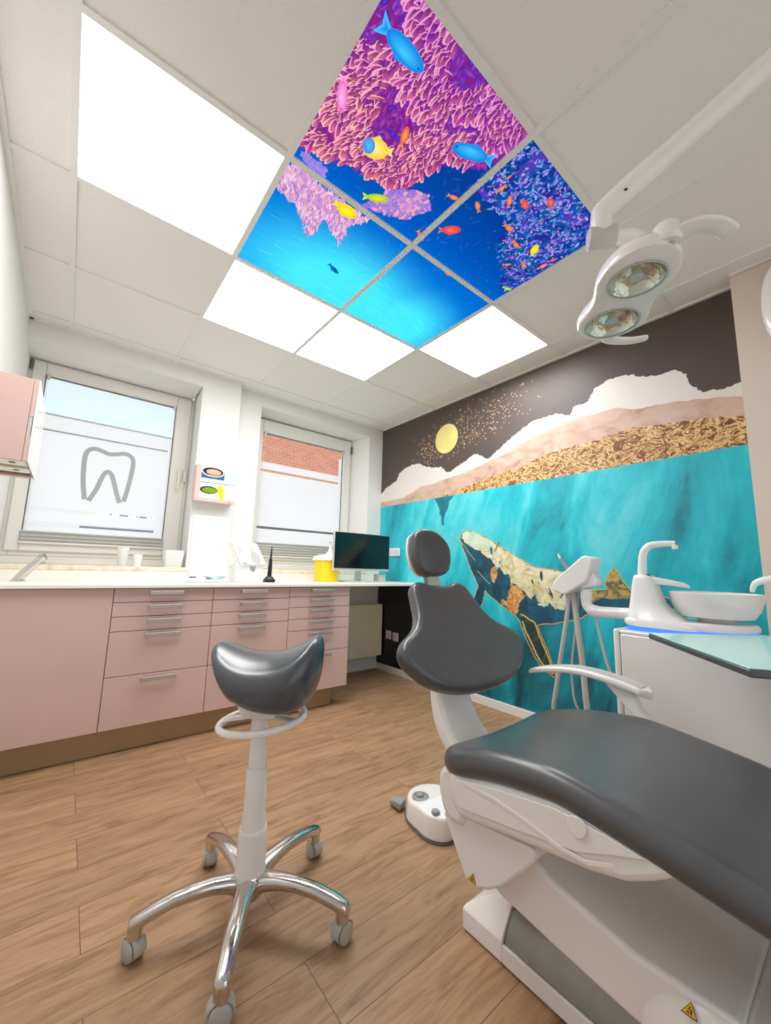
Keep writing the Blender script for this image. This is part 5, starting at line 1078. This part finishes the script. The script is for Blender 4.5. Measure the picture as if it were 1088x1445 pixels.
# second nozzle column at the end of the unit
nz = catmull([(AX, -.958, .947), (AX, -.961, .963), (AX, -.970, .978), (AX, -.992, .988), (AX, -1.03, .995), (AX, -1.07, .995)], 6)
MB().tube(nz, [.006 + .010 * i / len(nz) for i in range(len(nz))], 14).build('nozzle', M['white'], t)
m = MB(); m.loft([[(a, b, z) for a, b in rrect(AX - .03, AX + .04, -1.14, -1.035 - .004 * k, .02, 4)] for k, z in enumerate((.784, .86, .94, 1.01))]); m.build('nozzle_column', M['white'], t, bevel=.004)
tt = thing('dental_handpiece', 'slim grey dental handpiece with fine white tip standing in the instrument holder', 'instrument', (AX, -.33, .99))
MB().tube([(AX + .004, -.3365, 1.0075), (AX + .004, -.320, 1.03), (AX + .004, -.300, 1.058), (AX + .004, -.297, 1.064)], [.0075, .008, .0065, .005], 14).build('shaft', M['grey'], tt)
MB().tube([(AX + .004, -.297, 1.064), (AX + .004, -.290, 1.076), (AX + .004, -.286, 1.086)], [.006, .0045, .002], 12).build('collar', M['white'], tt)
MB().tube([(AX + .004, -.286, 1.085), (AX + .004, -.278, 1.102), (AX + .004, -.269, 1.116), (AX + .004, -.266, 1.117)], [.0014, .0012, .0008, .0006], 8).build('tip', M['steel'], tt)

# ------------------------------------------------------------------ glass instrument tray
t = thing('instrument_tray', 'mint tinted glass instrument tray with dark edge swung before the white water unit', 'tray', (1.55, -1.0, .78))
Tp, Ap, A2 = Vector((1.594, -.757, 0)), Vector((1.222, -1.050, 0)), Vector((1.245, -1.083, 0)); vv = Vector((.77, -.64, 0))
poly = [Tp, Ap, A2, A2 + vv * .38, Tp + vv * .395]
poly = [(p.x, p.y) for p in poly]
c = (sum(p[0] for p in poly) / 5, sum(p[1] for p in poly) / 5)
MB().prism(poly, 'z', .7975, .8135).build('edge_frame', mat('dark_tray_edge', rgb(78, 84, 86), .3), t, bevel=.004)
ing = [(c[0] + (a - c[0]) * .985, c[1] + (b - c[1]) * .985) for a, b in poly]
g = mat('mint_glass', rgb(196, 248, 241), .12, spec=.35, coat=.15)
MB().prism(ing, 'z', .8138, .8165).build('glass_plate', g, t, bevel=.001)
MB().tube([(1.60, -1.08, .775), (1.72, -1.16, .770), (1.812, -1.20, .765)], [(.03, .006)] * 3, 14, up=(0, 0, 1)).build('support_arm', M['white'], t)

# ------------------------------------------------------------------ operating lamp
t = thing('operating_lamp', 'white twin reflector operating lamp on a long arm above the chair', 'lamp', (1.42, -1.60, 2.40))
O_ = Vector((1.276, -.856, 0)); e_ = Vector((.777, .63, 0)).normalized(); s_ = Vector((.63, -.777, 0)).normalized()
def LP(a, b, z): return O_ + e_ * a + s_ * b + Vector((0, 0, z))
prof = [(-.205, 0), (-.196, .035), (-.170, .066), (-.13, .086), (-.085, .092), (-.04, .085), (0, .080), (.04, .085), (.085, .094), (.13, .086), (.160, .062), (.176, .034), (.182, 0)]
pc = catmull([(a, b, 0) for a, b in prof], 5); lo = [(p.x, p.y) for p in pc] + [(p.x, -p.y) for p in pc[::-1][1:-1]]
ZB = 1.742; LR = [(-.089, .066), (.093, .072)]
bm = bmesh.new(); n = len(lo); rings = []
for k, (d, z) in enumerate(((-.010, ZB), (-.003, ZB + .003), (0, ZB + .012), (-.002, ZB + .028), (-.016, ZB + .046), (-.040, ZB + .058))):
    ring = []
    for i in range(n):
        a, b = lo[i]; r_ = math.hypot(a, b); ring.append(bm.verts.new(LP(a * (1 + d / r_), b * (1 + d / r_), z)))
    rings.append(ring)
for k in range(len(rings) - 1):
    for i in range(n): bm.faces.new((rings[k][i], rings[k][(i + 1) % n], rings[k + 1][(i + 1) % n], rings[k + 1][i]))
bm.faces.new(rings[-1])
edges = [bm.edges.get((rings[0][i], rings[0][(i + 1) % n])) for i in range(n)]
for cc, rr0 in LR:
    cv = [bm.verts.new(LP(cc + rr0 * math.cos(2 * PI * k / 48), rr0 * math.sin(2 * PI * k / 48), ZB)) for k in range(48)]
    edges += [bm.edges.new((cv[k], cv[(k + 1) % 48])) for k in range(48)]
bmesh.ops.triangle_fill(bm, edges=edges, use_beauty=True, use_dissolve=False)
bmesh.ops.recalc_face_normals(bm, faces=bm.faces)
L0 = Vector(t['loc0'][:3])
for v_ in bm.verts: v_.co -= L0
me = bpy.data.meshes.new('lamp_head'); bm.to_mesh(me); bm.free(); me.materials.append(M['white'])
for p in me.polygons: p.use_smooth = True
me.set_sharp_from_angle(angle=math.radians(45))
head = bpy.data.objects.new('lamp_head', me); C.objects.link(head); head.parent = t
refl = mat('reflector_mirror', rgb(206, 214, 200), .24, 1.0); nt, nn, lk, bb = nodes(refl)
v = coords(nt); vo = N(nt, 'ShaderNodeTexVoronoi', i_Scale=70.0); lk.new(v, vo.inputs['Vector']); bpn = N(nt, 'ShaderNodeBump', i_Strength=.35, i_Distance=.004); lk.new(vo.outputs['Distance'], bpn.inputs['Height']); lk.new(bpn.outputs['Normal'], bb.inputs['Normal'])
bulb = mat('halogen_bulb', rgb(236, 230, 196), .2)
for cc, rr0 in LR:
    c3 = LP(cc, 0, ZB)
    r0 = MB().lathe([(rr0 - .0005, -.0005), (rr0 - .004, .008), (rr0 - .014, .026), (rr0 - .034, .040), (.012, .046), (0, .046)], c3, n=48, close=False).build('reflector', refl, head)
    MB().lathe([(rr0 + .0015, -.001), (rr0 + .0015, -.003), (rr0 - .002, -.003), (rr0 - .002, 0.002)], c3, n=48, close=False).build('reflector_rim', M['silver'], r0)
    MB().tube([c3 + Vector((0, 0, .045)), c3 + Vector((0, 0, .020)), c3 + Vector((0, 0, .012))], [.010, .010, .006], 14).build('bulb', bulb, r0)
    MB().lathe([(0, .006), (.016, .006), (.018, .012), (.016, .010), (0, .009)], c3, n=20, close=False).build('bulb_shield', M['silver'], r0)
# grips
def grip(p, r):
    q = catmull(p, 6); k = len(q); MB().tube(q, [(r * (1.0 if i > 3 else .75) * (1 - .25 * i / k), .010 - .003 * i / k) if i < k - 2 else (r * (.62 if i == k - 2 else .34), .0055) for i in range(k)], 18, up=(0, 0, 1)).build('grip', M['white'], t)
grip([LP(-.185, .02, 1.765), LP(-.205, .075, 1.774), LP(-.200, .115, 1.776), LP(-.188, .145, 1.770), LP(-.180, .160, 1.762)], .026)
grip([LP(.170, .0, 1.752), LP(.197, .03, 1.750), LP(.215, .09, 1.752), LP(.216, .125, 1.755), LP(.214, .145, 1.757)], .020)
MB().lathe([(.0, 0), (.026, 0), (.030, .006), (.030, .040), (.024, .048), (0, .048)], LP(-.185, .03, 1.752), n=28, close=False).build('grip_hub', M['white'], t)
MB().lathe([(.014, 0), (.014, .004), (.010, .005), (0, .005)], LP(-.185, .03, 1.7515), (0, 0, -1), 24, False).build('hub_button', M['greywhite'], t)
# arm
P0, P1, P2, P3 = Vector((1.203, -.842, 1.992)), Vector((1.224, -.912, 2.035)), Vector((1.304, -1.187, 2.191)), Vector((1.425, -1.60, 2.425))
am = MB().tube([P1, P2, P3], [.0255, .0275, .031], 28).build('arm', M['white'], t)
MB().tube([P1 + (P2 - P1) * .22, P1, P0 + (P1 - P0) * .25, P0], [.0285, .0300, .0290, .0270], 28).build('arm_sleeve', M['white'], t)
pd_ = (P1 - P0).normalized(); MB().obox(P0 + (P1 - P0) * .72 + Vector((-.0225, -.010, -.0135)), .004, .016, .004, Matrix.Rotation(math.radians(30), 3, 'X')).build('sleeve_slot', M['black'], t)
MB().tube([P0 + Vector((0, .004, .012)), P0, P0 + Vector((.006, .006, -.03)), P0 + Vector((.013, .008, -.075))], [.024, .028, .028, .026], 28).build('elbow', M['white'], t)
J = Vector((1.216, -.834, 1.927))
MB().lathe([(.0, -.036), (.026, -.036), (.029, -.032), (.029, .030), (.026, .034), (0, .034)], J, (.62, -.77, 0), 32, False).build('joint', M['greywhite'], t)
MB().tube(catmull([J + Vector((.02, -.02, 0)), J + Vector((.058, -.058, -.004)), LP(-.01, .045, 1.90), LP(-.005, .02, 1.85), LP(0, 0, 1.79)], 6), [.021] * 8 + [.024] * 17, 20).build('yoke', M['white'], t)
MB().lathe([(.045, 2.36), (.05, 2.37), (.05, H - .001), (.045, H)], (1.425, -1.60, 0), n=32).build('ceiling_mount', M['white'], t)
# white wall mounted unit at the edge of the view
t = thing('wall_device', 'white rounded device on the beige wall at the far right', 'device', (2.55, -1.15, 2.25), )
m = MB(); rings = []
for k in range(13):
    q = PI * k / 12; z = 2.235 - .235 * math.cos(q); s__ = max(.02, math.sin(q) ** .6); rings.append([(2.555 + .052 * s__ * math.copysign(abs(math.cos(a)) ** .7, math.cos(a)), -1.15 + .146 * s__ * math.copysign(abs(math.sin(a)) ** .7, math.sin(a)), z) for a in [2 * PI * j / 32 for j in range(32)]])
m.loft(rings); m.build('housing', M['white'], t, smooth=60)
pbox('wall_bracket', M['greywhite'], t, 2.59, 2.6095, -1.20, -1.10, 2.15, 2.32, .003)

# ------------------------------------------------------------------ camera, daylight
cam = bpy.data.cameras.new('camera'); co = bpy.data.objects.new('camera', cam); C.objects.link(co)
Fv, Rv, Uv = Vector((0.618167, 0.77261521, 0.14469033)), Vector((0.77819588, -0.62748646, 0.02592133)), Vector((-0.11081844, -0.09657371, 0.9891374))
co.matrix_world = Matrix(((Rv.x, Uv.x, -Fv.x, .1482), (Rv.y, Uv.y, -Fv.y, -1.2284), (Rv.z, Uv.z, -Fv.z, .9909), (0, 0, 0, 1)))
cam.sensor_fit = 'HORIZONTAL'; cam.sensor_width = 36.0; cam.lens = 553.5 / 1088 * 36; cam.clip_start = .02
bpy.context.scene.camera = co
wd = bpy.data.worlds.new('sky'); bpy.context.scene.world = wd; wd.use_nodes = True; nt = wd.node_tree; nt.nodes.clear()
tc = nt.nodes.new('ShaderNodeTexCoord'); sp = nt.nodes.new('ShaderNodeSeparateXYZ'); nt.links.new(tc.outputs['Generated'], sp.inputs[0])
r = ramp(nt, [(0.0, (.55, .58, .60, 1)), (.5, (.92, .96, 1.0, 1)), (.60, (.80, .92, 1.0, 1)), (.70, (.66, .83, 1.0, 1)), (.78, (1.7, 1.75, 1.8, 1)), (1, (3.2, 3.2, 3.2, 1))])
mr_ = N(nt, 'ShaderNodeMapRange'); mr_.inputs['From Min'].default_value = -1; nt.links.new(sp.outputs['Z'], mr_.inputs['Value']); nt.links.new(mr_.outputs[0], r.inputs['Fac'])
bg = N(nt, 'ShaderNodeBackground'); nt.links.new(r.outputs['Color'], bg.inputs['Color'])
bg.inputs['Strength'].default_value = 1.15
ow = N(nt, 'ShaderNodeOutputWorld'); nt.links.new(bg.outputs[0], ow.inputs[0])
sc = bpy.context.scene
sc.view_settings.view_transform = 'Standard'; sc.view_settings.look = 'None'; sc.view_settings.gamma = 1.0; sc.view_settings.exposure = 0.0; sc.view_settings.use_curve_mapping = False
sc.cycles.max_bounces = 10; sc.cycles.diffuse_bounces = 6; sc.cycles.glossy_bounces = 4; sc.cycles.transmission_bounces = 6; sc.cycles.transparent_max_bounces = 12
sc.cycles.use_denoising = True; sc.cycles.denoising_prefilter = 'ACCURATE'; sc.cycles.sample_clamp_indirect = 3.0; sc.cycles.use_adaptive_sampling = False
for o in bpy.data.objects:
    if 'loc0' in o.keys(): del o['loc0']
